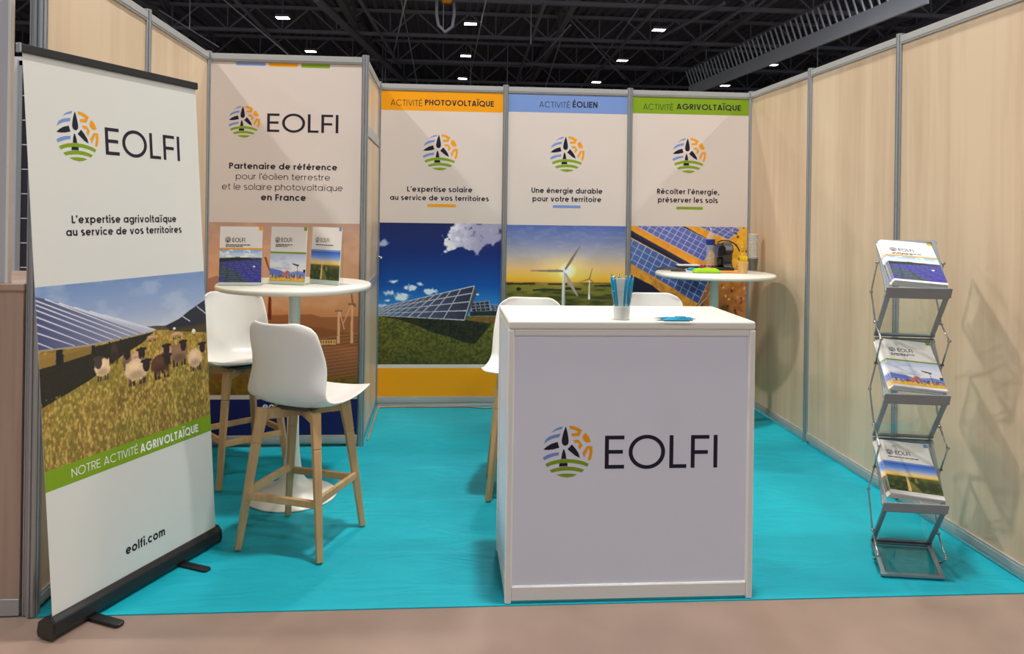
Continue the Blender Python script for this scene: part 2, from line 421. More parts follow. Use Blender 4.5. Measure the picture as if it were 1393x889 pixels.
def text(mb, s, p0, p1, cap, weight, up, nrm, lift=0.0012):
    """letters s from baseline start p0 to baseline end p1 (3-D points), cap height in metres"""
    p0 = Vector(p0); p1 = Vector(p1); up = Vector(up).normalized(); nrm = Vector(nrm).normalized()
    Q, width = text_quads(s, weight)
    ex = (p1 - p0) / width; o = p0 + nrm * lift
    for lv, q in Q:
        mb.add([o + nrm * (lv * .00005) + ex * a + up * (b * cap) for a, b in q], [(0, 1, 2, 3)])
    return mb

LOGO = {
 0: [[(240,185),(300,135),(345,113),(400,97),(390,130),(310,152)],
     [(150,330),(160,300),(175,270),(200,247),(240,225),(300,208),(370,195),(355,243),(300,252),(250,267),(190,298)],
     [(135,512),(200,475),(270,455),(355,443),(350,488),(300,494),(240,512),(155,550)]],
 1: [[(440,97),(452,130),(465,180),(477,240),(483,290),(480,325),(468,346),(448,357),(425,356),(405,345),(392,325),(388,290),(398,230),(410,180),(428,130)],
     [(140,410),(190,365),(250,330),(335,305),(345,345),(358,383),(280,405),(210,413)],
     [(527,340),(580,400),(620,460),(640,525),(570,490),(510,440),(468,405)],
     [(412,405),(428,412),(445,470),(456,533),(384,536),(395,460)],
     [(364,590),(470,588),(474,632),(357,638)]],
 2: [[(708,187),(750,230),(785,305),(760,320),(715,315),(680,285),(668,240),(685,205)],
     [(488,90),(560,98),(610,120),(662,150),(640,195),(625,230),(522,232),(515,195),(600,186),(606,175),(560,147),(495,130)],
     [(543,283),(620,280),(672,350),(638,412),(610,375),(627,342),(610,318),(574,324)],
     [(727,368),(805,365),(809,430),(802,490),(782,562),(743,552),(768,455),(757,385),(742,420),(708,490),(698,527),(671,460)]],
 3: [[(170,600),(230,572),(300,552),(380,539),(460,536),(540,541),(620,553),(700,575),(758,600),(740,643),(680,618),(600,600),(530,590),(460,587),(390,590),(320,600),(250,617),(195,642)],
     [(228,685),(300,658),(380,643),(465,637),(550,643),(630,658),(700,683),(665,718),(600,702),(530,692),(465,689),(400,692),(330,702),(265,718)],
     [(320,745),(400,733),(465,729),(530,733),(605,745),(545,772),(475,785),(390,772)]]}
def logo(mb, c, r, ux, uz, nrm, lift=0.0012):
    c = Vector(c) + Vector(nrm).normalized() * lift; ux = Vector(ux).normalized(); uz = Vector(uz).normalized()
    for mi, polys in LOGO.items():
        mb.mat(mi)
        for p in polys:
            pts = [c + ux * ((x - 472) / 348 * r) + uz * ((436 - y) / 348 * r) for x, y in p]
            # keep the winding facing the reader
            a = sum(p[i][0] * p[(i + 1) % len(p)][1] - p[(i + 1) % len(p)][0] * p[i][1] for i in range(len(p)))
            if a > 0: pts.reverse()
            mb.add(pts, [tuple(range(len(pts)))])
    return mb
LOGO_M = [M['blue_ink'], M['navy_ink'], M['orange_ink'], M['green_ink']]

# ------------------------------------------------------------------ printed pictures: painted by formula, carried as ink colour on a fine mesh
def vnoise(x, y, seed):
    r = np.random.default_rng(seed).random((64, 64))
    xi = np.floor(x).astype(int); yi = np.floor(y).astype(int); fx = x - xi; fy = y - yi
    fx = fx * fx * (3 - 2 * fx); fy = fy * fy * (3 - 2 * fy)
    g = lambda a, b: r[b % 64, a % 64]
    return (g(xi, yi) * (1 - fx) + g(xi + 1, yi) * fx) * (1 - fy) + (g(xi, yi + 1) * (1 - fx) + g(xi + 1, yi + 1) * fx) * fy
class Canvas:
    def __init__(s, box, nx, ny, ss=2):
        s.box = box; s.nx, s.ny, s.ss = nx, ny, ss
        x0, y0, x1, y1 = box
        X = x0 + (np.arange(nx * ss) + .5) / (nx * ss) * (x1 - x0)
        Y = y0 + (np.arange(ny * ss) + .5) / (ny * ss) * (y1 - y0)
        s.X, s.Y = np.meshgrid(X, Y)
        s.C = np.zeros(s.X.shape + (3,))
    def noise(s, sc, seed, octv=4, sx=1.0, sy=1.0):
        v = 0; a = 1; t = 0
        for k in range(octv):
            v = v + a * vnoise(s.X * sx / sc * 2 ** k + 7.3 * k + 100, s.Y * sy / sc * 2 ** k + 3.1 * k + 100, seed + k); t += a; a *= .5
        return v / t
    def vgrad(s, stops, coord=None):
        Y = s.Y if coord is None else coord
        ys = [p[0] for p in stops]
        s.C = np.stack([np.interp(Y, ys, [p[1][k] for p in stops]) for k in range(3)], -1)
    def blend(s, mask, col):
        m = np.clip(mask, 0, 1)[..., None]; s.C = s.C * (1 - m) + np.asarray(col, float) * m
    def inside(s, pts):
        ins = np.zeros(s.X.shape, bool); n = len(pts)
        for i in range(n):
            (xa, ya), (xb, yb) = pts[i], pts[(i + 1) % n]
            if ya == yb: continue
            cond = (s.Y < max(ya, yb)) & (s.Y >= min(ya, yb))
            ins ^= cond & (s.X < xa + (s.Y - ya) * (xb - xa) / (yb - ya))
        return ins
    def poly(s, pts, col, a=1.0): s.blend(s.inside(pts) * a, col)
    def ell(s, cx, cy, rx, ry, col, a=1.0, soft=0.0, rough=None):
        d = np.sqrt(((s.X - cx) / rx) ** 2 + ((s.Y - cy) / ry) ** 2)
        if rough is not None: d = d + rough
        s.blend(np.clip((1 - d) / soft, 0, 1) * a if soft else (d < 1) * a, col)
    def line(s, p, q, w, col, a=1.0, w2=None):
        w2 = w if w2 is None else w2
        p = np.array(p, float); q = np.array(q, float); d = q - p; L = np.hypot(*d)
        if L < 1e-6: return
        t = ((s.X - p[0]) * d[0] + (s.Y - p[1]) * d[1]) / L ** 2
        dist = np.abs((s.X - p[0]) * d[1] - (s.Y - p[1]) * d[0]) / L
        s.blend(((t >= 0) & (t <= 1) & (dist < (w + (w2 - w) * t) / 2)) * a, col)
    def image(s, gain=1.0):
        ss = s.ss
        C = s.C.reshape(s.ny, ss, s.nx, ss, 3).mean((1, 3))
        c = np.clip(C / 255, 0, 1)
        l = np.where(c <= .04045, c / 12.92, ((c + .055) / 1.055) ** 2.4)
        return np.clip(l * gain, 0, .92)
def picture(name, img, corners, parent=None, world=False):
    """a printed picture: grid mesh through corners TL, TR, BR, BL with ink per face"""
    ny, nx = img.shape[:2]
    TL, TR, BR, BL = [np.array(c, float) for c in corners]
    if world and parent is not None:
        inv = ROOT[parent.name]; TL, TR, BR, BL = [np.array(inv @ Vector(c)) for c in (TL, TR, BR, BL)]
    u = np.linspace(0, 1, nx + 1)[None, :, None]; v = np.linspace(0, 1, ny + 1)[:, None, None]
    P = (TL * (1 - u) + TR * u) * (1 - v) + (BL * (1 - u) + BR * u) * v
    me = bpy.data.meshes.new(name)
    nv = (nx + 1) * (ny + 1); nf = nx * ny
    me.vertices.add(nv); me.vertices.foreach_set('co', P.reshape(-1))
    i = np.arange(ny)[:, None] * (nx + 1) + np.arange(nx)[None, :]
    q = np.stack([i + nx + 1, i + nx + 2, i + 1, i], -1).reshape(-1)
    me.loops.add(nf * 4); me.loops.foreach_set('vertex_index', q.astype(np.int32))
    me.polygons.add(nf); me.polygons.foreach_set('loop_start', np.arange(0, nf * 4, 4, dtype=np.int32))
    try: me.polygons.foreach_set('loop_total', np.full(nf, 4, dtype=np.int32))
    except Exception: pass
    me.update(calc_edges=True)
    at = me.color_attributes.new('ink', 'FLOAT_COLOR', 'CORNER')
    rgba = np.ones((nf, 4, 4), np.float32); rgba[:, :, :3] = img.reshape(-1, 1, 3)
    at.data.foreach_set('color', rgba.reshape(-1))
    me.materials.append(M['print'])
    o = bpy.data.objects.new(name, me); COL.objects.link(o)
    if parent is not None: o.parent = parent; ROOT[o.name] = ROOT[parent.name]
    return o
# ------------------------------------------------------------------ the setting: floor, carpet, roof
PITCH = 0.99; HT = 2.5
MB().box((-40, -16, -0.10), (45, 62, -0.004)).build('floor', M['floor'], kind='structure')
mb = MB(); mb.box((-0.985, -2.985, -0.004), (2.985, 0.02, 0.0))
tag(mb.build('carpet', M['carpet']), 'turquoise carpet covering the floor inside the booth', 'carpet')

for nm, lo, hi in (('wall_hall_back', (-40, 61.7, -.004), (45, 62, 10.6)), ('wall_hall_left', (-40, 8, -.004), (-39.7, 61.7, 10.6)), ('wall_hall_right', (44.7, 8, -.004), (45, 61.7, 10.6))):
    MB().box(lo, hi).build(nm, M['roof'], kind='structure')
# corrugated roof deck
mb = MB(); prof = []
x = -40.0
while x < 45:
    prof += [(x, 0), (x + .16, 0), (x + .22, .12), (x + .40, .12)]; x += .46
vs = []; fs = []
for px_, dz in prof: vs += [(px_, -16, 10.6 + dz), (px_, 62, 10.6 + dz)]
for i in range(len(prof) - 1): fs.append((2 * i, 2 * i + 1, 2 * i + 3, 2 * i + 2))
mb.add(vs, fs); mb.build('ceiling', M['roof'], solid_t=0.04, kind='structure')

# ------------------------------------------------------------------ the booth: aluminium system walls
def octa(r, c=(0, 0)):
    """grooved octagonal post section"""
    pts = []
    for k in range(8):
        a = 2 * PI * k / 8; t = 2 * PI / 8
        for da, rr in ((-.34, r * .98), (-.16, r * .94), (-.12, r * .72), (.12, r * .72), (.16, r * .94), (.34, r * .98)):
            pts.append((c[0] + rr * math.cos(a + da * 1.0), c[1] + rr * math.sin(a + da * 1.0)))
    return pts
def post(name, x, y, parent, z0=0.0, z1=HT + 0.012, r=0.024):
    mb = MB(); mb.prism(octa(r, (x, y)), z0, z1)
    mb.prism([(x + r * .72 * math.cos(2 * PI * k / 12), y + r * .72 * math.sin(2 * PI * k / 12)) for k in range(12)], z0, z1 + 0.001)
    return mb.build(name, M['alu'], parent, world=True)
def bay(parent, a, b, panel=True, mat='veneer', t=0.006):
    """one panel between two posts: board, top rail, bottom rail"""
    a = Vector((a[0], a[1], 0)); b = Vector((b[0], b[1], 0)); d = (b - a).normalized()
    a2 = a + d * .020; b2 = b - d * .020
    if panel:
        MB().bar(a2 + Vector((0, 0, 1.25)), b2 + Vector((0, 0, 1.25)), t, 2.42).build('panel', M[mat], parent, world=True)
    for nm, zc, hh in (('top_rail', HT - .024, .046), ('bottom_rail', .043, .050)):
        mb = MB(); mb.bar(a2 + Vector((0, 0, zc)), b2 + Vector((0, 0, zc)), .024, hh)
        mb.bar(a2 + Vector((0, 0, zc)), b2 + Vector((0, 0, zc)), .030, hh * .55)
        mb.build(nm, M['rail'], parent, world=True)
wl, wr = -PITCH, 3 * PITCH
B = thing('wall_back', '', '', (1.5 * PITCH, 0, 0), kind='structure')
for i in range(3): bay(B, (i * PITCH, 0), ((i + 1) * PITCH, 0))
for i in range(4): post('post', i * PITCH, 0, B)
R = thing('wall_right', '', '', (wr, -1.5, 0), kind='structure')
for i in range(3): bay(R, (wr, -i * PITCH), (wr, -(i + 1) * PITCH)); post('post', wr, -(i + 1) * PITCH, R)
Lw = thing('wall_left', '', '', (wl, -1.5, 0), kind='structure')
for i in range(3): bay(Lw, (wl, -i * PITCH), (wl, -(i + 1) * PITCH)); post('post', wl, -(i + 1) * PITCH, Lw)
post('post', wl, 0, Lw)
CF = thing('wall_closet_front', '', '', (-.5, -PITCH, 0), kind='structure')
bay(CF, (wl, -PITCH), (0, -PITCH)); post('post', 0, -PITCH, CF)
bay(CF, (wl, 0), (0, 0))
CS = thing('wall_closet_side', '', '', (0, -.5, 0), kind='structure')
mb = MB(); mb.bar((0, -.97, HT - .024), (0, -.02, HT - .024), .024, .046); mb.build('top_rail', M['rail'], CS, world=True)
mb = MB(); mb.bar((0, -.97, 2.27), (0, -.02, 2.27), .006, .42); mb.build('panel', M['veneer'], CS, world=True)
mb = MB(); mb.bar((0, -.97, 2.04), (0, -.02, 2.04), .026, .07); mb.build('lintel', M['rail'], CS, world=True)
# closet door
D = thing('door_1', '', '', (0, -.5, 0), kind='structure')
MB().bar((0, -.965, 1.03), (0, -.025, 1.03), .018, 1.93).build('leaf', M['veneer'], D, world=True)
mb = MB(); mb.bar((0.010, -.965, 1.005), (0.010, -.025, 1.005), .006, .055); mb.build('mid_rail', M['rail'], D, world=True)
mb = MB(); mb.bar((0, -.965, .04), (0, -.025, .04), .022, .05); mb.build('bottom_rail', M['rail'], D, world=True)
mb = MB(); mb.tube([(0.008, -.085, 1.16), (.05, -.085, 1.16)], .008, 10); mb.tube([(.05, -.080, 1.16), (.052, -.20, 1.158)], .0085, 10)
hd = mb.build('door_handle', M['steel'], D, world=True, smooth=True)
mb = MB(); mb.box((.009, -.105, 1.02), (.016, -.065, 1.20)); mb.build('lock_plate', M['alu'], D, world=True, bevel=.002)

# ------------------------------------------------------------------ posters on the walls
TXT = 0.0105
XU, ZU = Vector((1, 0, 0)), Vector((0, 0, 1))
def wall_text(parent, yp, name, s, px0, pxe, base, cap_px, weight, mat, base_end=None):
    """one line of print lying on the wall plane y = yp"""
    a = ony(px0, base, yp); b = ony(pxe, base if base_end is None else base_end, yp)
    b.z = a.z = (a.z + b.z) / 2
    cap = (a - ony(px0, base - cap_px, yp)).length
    return text(MB(), s, a, b, cap, weight, ZU, Vector((0, -1, 0)), lift=.0).build(name, M[mat], parent, world=True)
def slab(parent, name, mat, x0, x1, z0, z1, y, t=.0002):
    return MB().box((x0, y - t, z0), (x1, y, z1)).build(name, M[mat], parent, world=True)

def make_poster(label, x0, x1, ywall, photo_z, white_top, header, img, foot):
    yf = ywall - .0034
    T = thing('poster', label, 'poster', ((x0 + x1) / 2, yf, .075), group=None)
    slab(T, 'sheet', 'poster_white', x0, x1, .072, 2.446, yf, .0016)
    yf -= .0016
    z1, z0 = photo_z
    picture('photo_print', img, [(x0, yf - .0002, z1), (x1, yf - .0002, z1), (x1, yf - .0002, z0), (x0, yf - .0002, z0)], T, world=True)
    if header: slab(T, 'header_band', header, x0, x1, white_top, 2.446, yf)
    if foot: slab(T, 'foot_band', foot, x0, x1, .074, z0 - .028, yf)
    return T, yf - .0004

# --- photographs (painted in the coordinates of close-up views of each print)
def paint_solar():
    c = Canvas((12, 22, 742, 870), 210, 244)
    c.vgrad([(22, (26, 34, 80)), (200, (15, 38, 100)), (400, (12, 70, 142)), (500, (40, 108, 172)), (580, (90, 150, 200))])
    c.blend(np.clip((c.X - 420) / 700, 0, .5) * np.clip((300 - c.Y) / 250, 0, 1), (48, 30, 90))
    n = c.noise(60, 3, 5); n2 = c.noise(24, 9, 4)
    def cloud(pts, soft, seed):
        cx = sum(p[0] for p in pts) / len(pts); cy = sum(p[1] for p in pts) / len(pts)
        m = np.zeros(c.X.shape)
        for k, f in enumerate(np.linspace(1.18, .72, 8)):
            m += c.inside([(cx + (x - cx) * f, cy + (y - cy) * f) for x, y in pts])
        return np.where(m > 0, np.clip(m / 8 + (n2 - .5) * 1.6, 0, 1), 0)
    m = cloud([(465, 10), (425, 70), (402, 120), (410, 205), (455, 175), (510, 168), (560, 190), (595, 208), (650, 168), (700, 140), (790, 110), (790, 0)], 30, 1)
    m = np.clip((m - .35) * 3, 0, 1)
    c.blend(m * .95, (150, 146, 172))
    lite = np.clip(1 - (c.X - 420) / 190, 0, 1) + np.clip((n - .55) * 2.5, 0, .6)
    c.blend(m * np.clip(lite, 0, 1) * np.clip(n2 * 1.4, 0, 1), (222, 220, 232))
    for cx, cy, rx, ry in ((100, 373, 30, 13), (205, 412, 44, 24), (257, 388, 26, 18), (72, 440, 40, 22), (145, 462, 52, 32), (318, 433, 48, 26), (30, 150, 40, 30), (596, 448, 28, 10), (30, 520, 50, 12), (70, 488, 20, 8)):
        c.ell(cx, cy, rx, ry, (196, 206, 220), .95 if cx != 30 else .7, soft=.45, rough=np.clip((n2 - .45) * 1.5, -.35, 1))
    g = c.noise(11, 21, 4); g2 = c.noise(90, 30, 3)
    ground = np.clip((c.Y - 575) / 8, 0, 1)
    base = np.stack([28 + 88 * g + 22 * g2, 30 + 88 * g + 18 * g2, 12 + 36 * g], -1)
    dark = np.clip((c.Y - 600) / 260, 0, 1)[..., None]
    base = base * (1.0 - .22 * dark)
    c.C = c.C * (1 - ground[..., None]) + base * ground[..., None]
    c.blend(np.clip((c.X - 560) / 30, 0, 1) * ((c.Y > 583) & (c.Y < 612)) * .7, (120, 72, 40))
    shp = c.inside([(20, 582), (520, 600), (690, 625), (640, 690), (590, 748), (520, 735), (440, 705), (340, 680), (250, 640), (130, 600)])
    c.blend(shp * np.clip(.70 + (g - .5) * 1.2, 0, .94), (16, 20, 20))
    for q in (6, 8): c.line((440 + q, 600), (436 + q, 690), 8, (24, 26, 28))
    # far arrays
    for quad, nn in (([(560, 500), (672, 487), (682, 546), (572, 552)], 4), ([(684, 508), (726, 516), (742, 540), (690, 548)], 2)):
        c.poly(quad, (40, 42, 56))
        A, Bq, Cq, Dq = [np.array(p, float) for p in quad]
        for k in range(nn + 1):
            t = k / nn; c.line(A + (Bq - A) * t, Dq + (Cq - Dq) * t, 3, (150, 156, 170))
        for k in range(4):
            t = k / 3; c.line(A + (Dq - A) * t, Bq + (Cq - Bq) * t, 3, (150, 156, 170))
    c.poly([(560, 552), (742, 545), (742, 575), (560, 578)], (34, 40, 34))
    # main array
    TR, BR, BL, TL = (np.array(p, float) for p in ((584, 397), (526, 603), (0, 577), (0, 533)))
    c.poly([(584, 397), (602, 432), (545, 580), (526, 603)], (64, 66, 76))
    ix = c.inside([TR, BR, BL, TL])
    t = np.clip(1 - c.X / 560, 0, 1)[..., None]
    c.C = np.where(ix[..., None], np.array((40, 40, 58)) * (1 - t) + np.array((92, 104, 132)) * t, c.C)
    xs = [1.0]
    tops = [584, 503, 443, 391, 345, 300, 258, 215, 172, 130, 88, 46, 4]
    bots = [526, 400, 312, 242, 190, 135, 95, 62, 30, 2, -20, -40, -60]
    for a, b in zip(tops, bots):
        p = (a, 397 + (584 - a) * (533 - 397) / 584); q = (b, 603 + (526 - b) * (577 - 603) / 526)
        c.line(p, q, 5 if a > 300 else 3, (176, 180, 190))
    for k in range(5):
        f = k / 4; ff = f ** 1.12
        c.line(TR + (BR - TR) * ff, TL + (BL - TL) * ff, 6, (176, 180, 190), w2=2)
    # fine cell lines on the near modules
    for k in range(1, 16):
        f = k / 16
        c.line(TR + (BR - TR) * f, (TR + (BR - TR) * f) * .45 + (TL + (BL - TL) * f) * .55, 1.6, (92, 94, 112), .6)
    return c
def paint_wind():
    c = Canvas((-4, 45, 1097, 1355), 180, 214)
    c.vgrad([(45, (72, 92, 150)), (190, (108, 116, 154)), (330, (160, 152, 150)), (440, (206, 168, 116)), (520, (226, 168, 66)), (575, (216, 148, 38)), (576, (128, 106, 46)), (640, (92, 96, 40)), (720, (66, 70, 30)), (900, (46, 54, 26)), (1355, (36, 46, 24))])
    c.ell(556, 476, 330, 190, (246, 214, 120), .55, soft=1.0)
    n = c.noise(70, 5, 4, 1, 3.2)
    c.blend((c.Y < 420) * np.clip((n - .5) * .7, 0, .12), (190, 180, 186))
    c.ell(556, 470, 92, 82, (255, 246, 214), .95, soft=.8)
    gnd = (c.Y > 576); g = c.noise(60, 8, 4, .5, 2.6)
    c.blend(gnd * np.clip((g - .45) * 2, 0, .45), (150, 128, 40))
    c.blend(gnd * np.clip((.45 - g) * 3, 0, .6), (36, 40, 18))
    for x0, x1, y in ((-4, 260, 590), (240, 520, 645), (520, 690, 634), (810, 1000, 604), (380, 560, 590)):
        c.blend((c.X > x0) & (c.X < x1) & (np.abs(c.Y - y - (g - .5) * 14) < 8), (38, 38, 22))
    c.ell(112, 640, 22, 16, (26, 28, 16))
    c.line((-4, 1000), (1097, 860), 26, (70, 74, 34)); c.line((-4, 1180), (1097, 1010), 40, (54, 62, 28))
    W_ = (206, 200, 196)
    c.poly([(515, 478), (539, 478), (548, 1240), (498, 1240)], (196, 194, 188))
    c.poly([(532, 478), (539, 478), (548, 1240), (530, 1240)], (150, 148, 140))
    c.poly([(528, 455), (545, 462), (600, 380), (677, 236), (668, 236), (590, 350)], (112, 98, 92))
    c.poly([(522, 462), (522, 480), (420, 480), (216, 472), (216, 466), (466, 456)], (120, 106, 98))
    c.poly([(530, 484), (548, 488), (600, 570), (662, 698), (652, 705), (570, 590)], (150, 140, 134))
    c.ell(532, 468, 13, 18, W_)
    c.poly([(761, 548), (769, 548), (772, 735), (754, 735)], W_)
    c.line((764, 545), (792, 436), 12, (116, 92, 76), w2=3); c.line((762, 542), (672, 571), 11, (116, 92, 76), w2=3); c.line((768, 545), (822, 588), 11, (116, 92, 76), w2=3)
    return c
def paint_agri():
    c = Canvas((-144, 55, 944, 1354), 184, 220)
    g = c.noise(40, 5, 5); g2 = c.noise(150, 15, 3)
    t = np.clip((c.Y - 380) / 260, 0, 1)[..., None]
    c.C = np.stack([206 + 40 * (g - .5), 138 + 60 * (g - .5) + 20 * g2, 44 + 40 * (g - .5)], -1) * (1 - t) + np.stack([150 + 60 * (g - .5), 92 + 50 * (g - .5), 44 + 30 * (g - .5)], -1) * t
    D = (1.0, .53)
    def band(pts, col, a=1.0): c.poly(pts, col, a)
    def along(x, y, k): return (x + k, y + .53 * k)
    # dark gaps, then module strips
    band([(255, 40), (330, 40), (560, 160), (700, 250), (640, 300), (540, 175)], (26, 22, 44))
    band([(-144, 95), (0, 180), (520, 450), (590, 545), (430, 460), (-144, 160)], (28, 24, 46))
    band([(-144, 470), (0, 560), (290, 735), (420, 860), (300, 900), (100, 830), (-144, 760)], (26, 24, 44))
    for k in range(3): c.line((-144, 300 - 200 + 12 * k), (420, 400 + 10 * k), 4, (52, 52, 84))
    def strip(q, nu, nv, ca, cb):
        A, Bq, Cq, Dq = [np.array(p, float) for p in q]
        c.poly(q, ca)
        ins = c.inside(q)
        c.blend(ins * np.clip((c.X - A[0]) / (Bq[0] - A[0] + 1e-6), 0, 1), cb)
        for k in range(nu + 1):
            f = k / nu; c.line(A + (Bq - A) * f, Dq + (Cq - Dq) * f, 5, (176, 184, 214))
        for k in range(nv + 1):
            f = k / nv; c.line(A + (Bq - A) * 0 + (Dq - A) * f, Bq + (Cq - Bq) * f, 4.5, (166, 174, 208))
    strip([(-330, -250), (640, 205), (540, 375), (-430, -110)], 18, 4, (92, 98, 152), (84, 92, 156))
    strip([(380, -70), (900, 175), (845, 20), (640, -80)], 1, 1, (80, 84, 140), (80, 84, 140)) if False else None
    strip([(560, -70), (880, 80), (770, 172), (430, 30)], 6, 4, (86, 92, 150), (86, 92, 150))
    strip([(-300, 90), (590, 548), (492, 765), (-400, 280)], 15, 4, (84, 100, 150), (44, 66, 122))
    # soil ridges between
    band([(-144, 55), (-100, 55), (0, 112), (250, 238), (535, 378), (500, 425), (300, 330), (100, 225), (-144, 95)], (206, 142, 44))
    c.blend(c.inside([(-144, 55), (-100, 55), (0, 112), (250, 238), (535, 378), (500, 425), (300, 330), (100, 225), (-144, 95)]) * np.clip((g - .4) * 2.2, 0, .8), (216, 116, 40))
    band([(-144, 400), (0, 478), (250, 620), (490, 765), (440, 830), (230, 730), (60, 600), (-144, 500)], (196, 136, 50))
    c.blend(c.inside([(-144, 400), (0, 478), (250, 620), (490, 765), (440, 830), (230, 730), (60, 600), (-144, 500)]) * np.clip((g - .4) * 2.2, 0, .8), (150, 96, 40))
    # plants and clods
    r = np.random.default_rng(4)
    for k in range(130):
        x = r.uniform(560, 940); y = r.uniform(60, 1340)
        if x < 700 and y < 560: continue
        c.ell(x, y, r.uniform(5, 16), r.uniform(5, 20), (62, 28, 40) if k % 3 else (236, 190, 120), .85, soft=.5)
    for k in range(60):
        x = r.uniform(-140, 560); y = r.uniform(820, 1350)
        c.ell(x, y, r.uniform(8, 24), r.uniform(6, 16), (84, 50, 36) if k % 2 else (176, 128, 70), .8, soft=.5)
    c.blend(c.inside([(600, 560), (944, 560), (944, 1354), (560, 1354)]) * np.clip((g2 - .45) * 3, 0, .5), (200, 124, 70))
    return c
def paint_partner():
    c = Canvas((45, 50, 852, 955), 210, 236)
    c.vgrad([(50, (164, 130, 114)), (200, (186, 140, 112)), (400, (196, 146, 108)), (540, (186, 122, 76)), (640, (164, 100, 60)), (700, (150, 90, 56)), (860, (122, 76, 40)), (955, (96, 74, 20))])
    n = c.noise(120, 3, 4, 1, 2)
    c.blend(np.clip((n - .5), 0, .3) * (c.Y < 520), (220, 176, 140))
    c.poly([(45, 345), (90, 330), (140, 360), (300, 520), (45, 520)], (150, 100, 80), .8)
    c.poly([(300, 560), (380, 536), (600, 530), (650, 545), (720, 545), (852, 540), (852, 700), (300, 700)], (140, 84, 48), .85)
    c.poly([(300, 620), (520, 590), (660, 600), (852, 640), (852, 700), (300, 700)], (120, 72, 36), .7)
    c.poly([(366, 440), (380, 440), (384, 560), (362, 560)], (110, 44, 24)); c.poly([(340, 230), (352, 232), (374, 300), (368, 306)], (120, 60, 36))
    for x, y, h in ((745, 512, 172), (817, 476, 206)):
        c.poly([(x - 5, y), (x + 5, y), (x + 8, y + h), (x - 8, y + h)], (206, 158, 118))
        c.line((x - 22, y), (x + 18, y), 7, (120, 84, 60))
    c.line((750, 514), (776, 610), 5, (206, 160, 124)); c.line((806, 490), (772, 575), 5, (206, 160, 124)); c.line((820, 476), (812, 420), 8, (130, 84, 56)); c.line((820, 476), (838, 490), 8, (130, 84, 56))
    c.poly([(600, 668), (732, 664), (730, 690), (600, 694)], (206, 160, 96))
    for k in range(9): c.line((605 + 14 * k, 676), (612 + 14 * k, 676), 9, (90, 60, 36))
    for k in range(16): c.line((560, 760 + 18 * k - 90), (852, 690 + 18 * k - 60), 3, (196, 140, 104), .55)
    g = c.noise(16, 7, 4)
    m = np.clip((c.Y - 858) / 14, 0, 1)
    c.C = c.C * (1 - m[..., None]) + np.stack([96 + 60 * (g - .3), 74 + 40 * (g - .3), 18 + 14 * g], -1) * m[..., None]
    return c

PG = 1.42      # ink strength of the big prints
def zmid(px, y0, yp): return ony(px, y0, yp).z
yp = -.010
# amber poster
x0, x1 = .022, .968
T, yt = make_poster('poster on the back wall with amber header and solar array under deep blue sky', x0, x1, 0, (zmid(600, 303.5, yp), zmid(600, 495.5, yp)), zmid(600, 151, yp), 'orange_ink', paint_solar().image(PG), 'orange_ink')
wall_text(T, yt, 'header_text', 'ACTIVITÉ', 531.4, 574.4, 143.6, 8.6, .10, 'ink', 144)
wall_text(T, yt, 'header_text', 'PHOTOVOLTAÏQUE', 578, 671.8, 144, 8.8, .20, 'ink', 144)
logo(MB(), ony(599, 207, yt), .141, XU, ZU, Vector((0, -1, 0)), 0).build('logo', LOGO_M, T, world=True)
wall_text(T, yt, 'tagline', "L'expertise solaire", 553.8, 642.4, 260.8, 7.6, .20, 'ink', 261.2)
wall_text(T, yt, 'tagline', 'au service de vos territoires', 530.5, 664.9, 272.4, 7.6, .20, 'ink', 272.8)
a = ony(581.4, 281.2, yt); b = ony(620, 277.8, yt); slab(T, 'rule', 'orange_ink', a.x, b.x, a.z, b.z, yt + .0002)
# blue poster
T, yt = make_poster('poster on the back wall with pale blue header and wind turbines at sunset', x0 + PITCH, x1 + PITCH, 0, (zmid(771, 306.5, yp), zmid(771, 498, yp)), zmid(771, 153.5, yp), 'blue_ink', paint_wind().image(PG), 'blue_ink')
wall_text(T, yt, 'header_text', 'ACTIVITÉ', 733.6, 775.5, 146, 8.2, .10, 'ink', 146.3)
wall_text(T, yt, 'header_text', 'ÉOLIEN', 779, 812.8, 146.3, 8.6, .20, 'ink', 146.5)
logo(MB(), ony(771.7, 209.4, yt), .141, XU, ZU, Vector((0, -1, 0)), 0).build('logo', LOGO_M, T, world=True)
wall_text(T, yt, 'tagline', 'Une énergie durable', 723, 819.4, 262.6, 7.6, .20, 'ink', 263)
wall_text(T, yt, 'tagline', 'pour votre territoire', 724.3, 817.8, 274, 7.6, .20, 'ink', 274.4)
a = ony(752, 282.6, yt); b = ony(789.7, 279.4, yt); slab(T, 'rule', 'blue_ink', a.x, b.x, a.z, b.z, yt + .0002)
# green poster
T, yt = make_poster('poster on the back wall with green header and slanting solar rows on orange soil', x0 + 2 * PITCH, x1 + 2 * PITCH, 0, (zmid(938, 308, yp), zmid(938, 500, yp)), zmid(938, 155.5, yp), 'green_ink', paint_agri().image(PG), 'green_ink')
wall_text(T, yt, 'header_text', 'ACTIVITÉ', 875, 915.8, 149.2, 8.2, .10, 'ink', 149.5)
wall_text(T, yt, 'header_text', 'AGRIVOLTAÏQUE', 920.3, 1007.8, 149.5, 8.6, .20, 'ink', 149.8)
logo(MB(), ony(937.5, 211.3, yt), .141, XU, ZU, Vector((0, -1, 0)), 0).build('logo', LOGO_M, T, world=True)
wall_text(T, yt, 'tagline', "Récolter l'énergie,", 893.7, 978.2, 264, 7.6, .20, 'ink', 264.3)
wall_text(T, yt, 'tagline', 'préserver les sols', 895, 976.4, 275.4, 7.6, .20, 'ink', 275.7)
a = ony(920, 284.6, yt); b = ony(956, 281.5, yt); slab(T, 'rule', 'green_ink', a.x, b.x, a.z, b.z, yt + .0002)
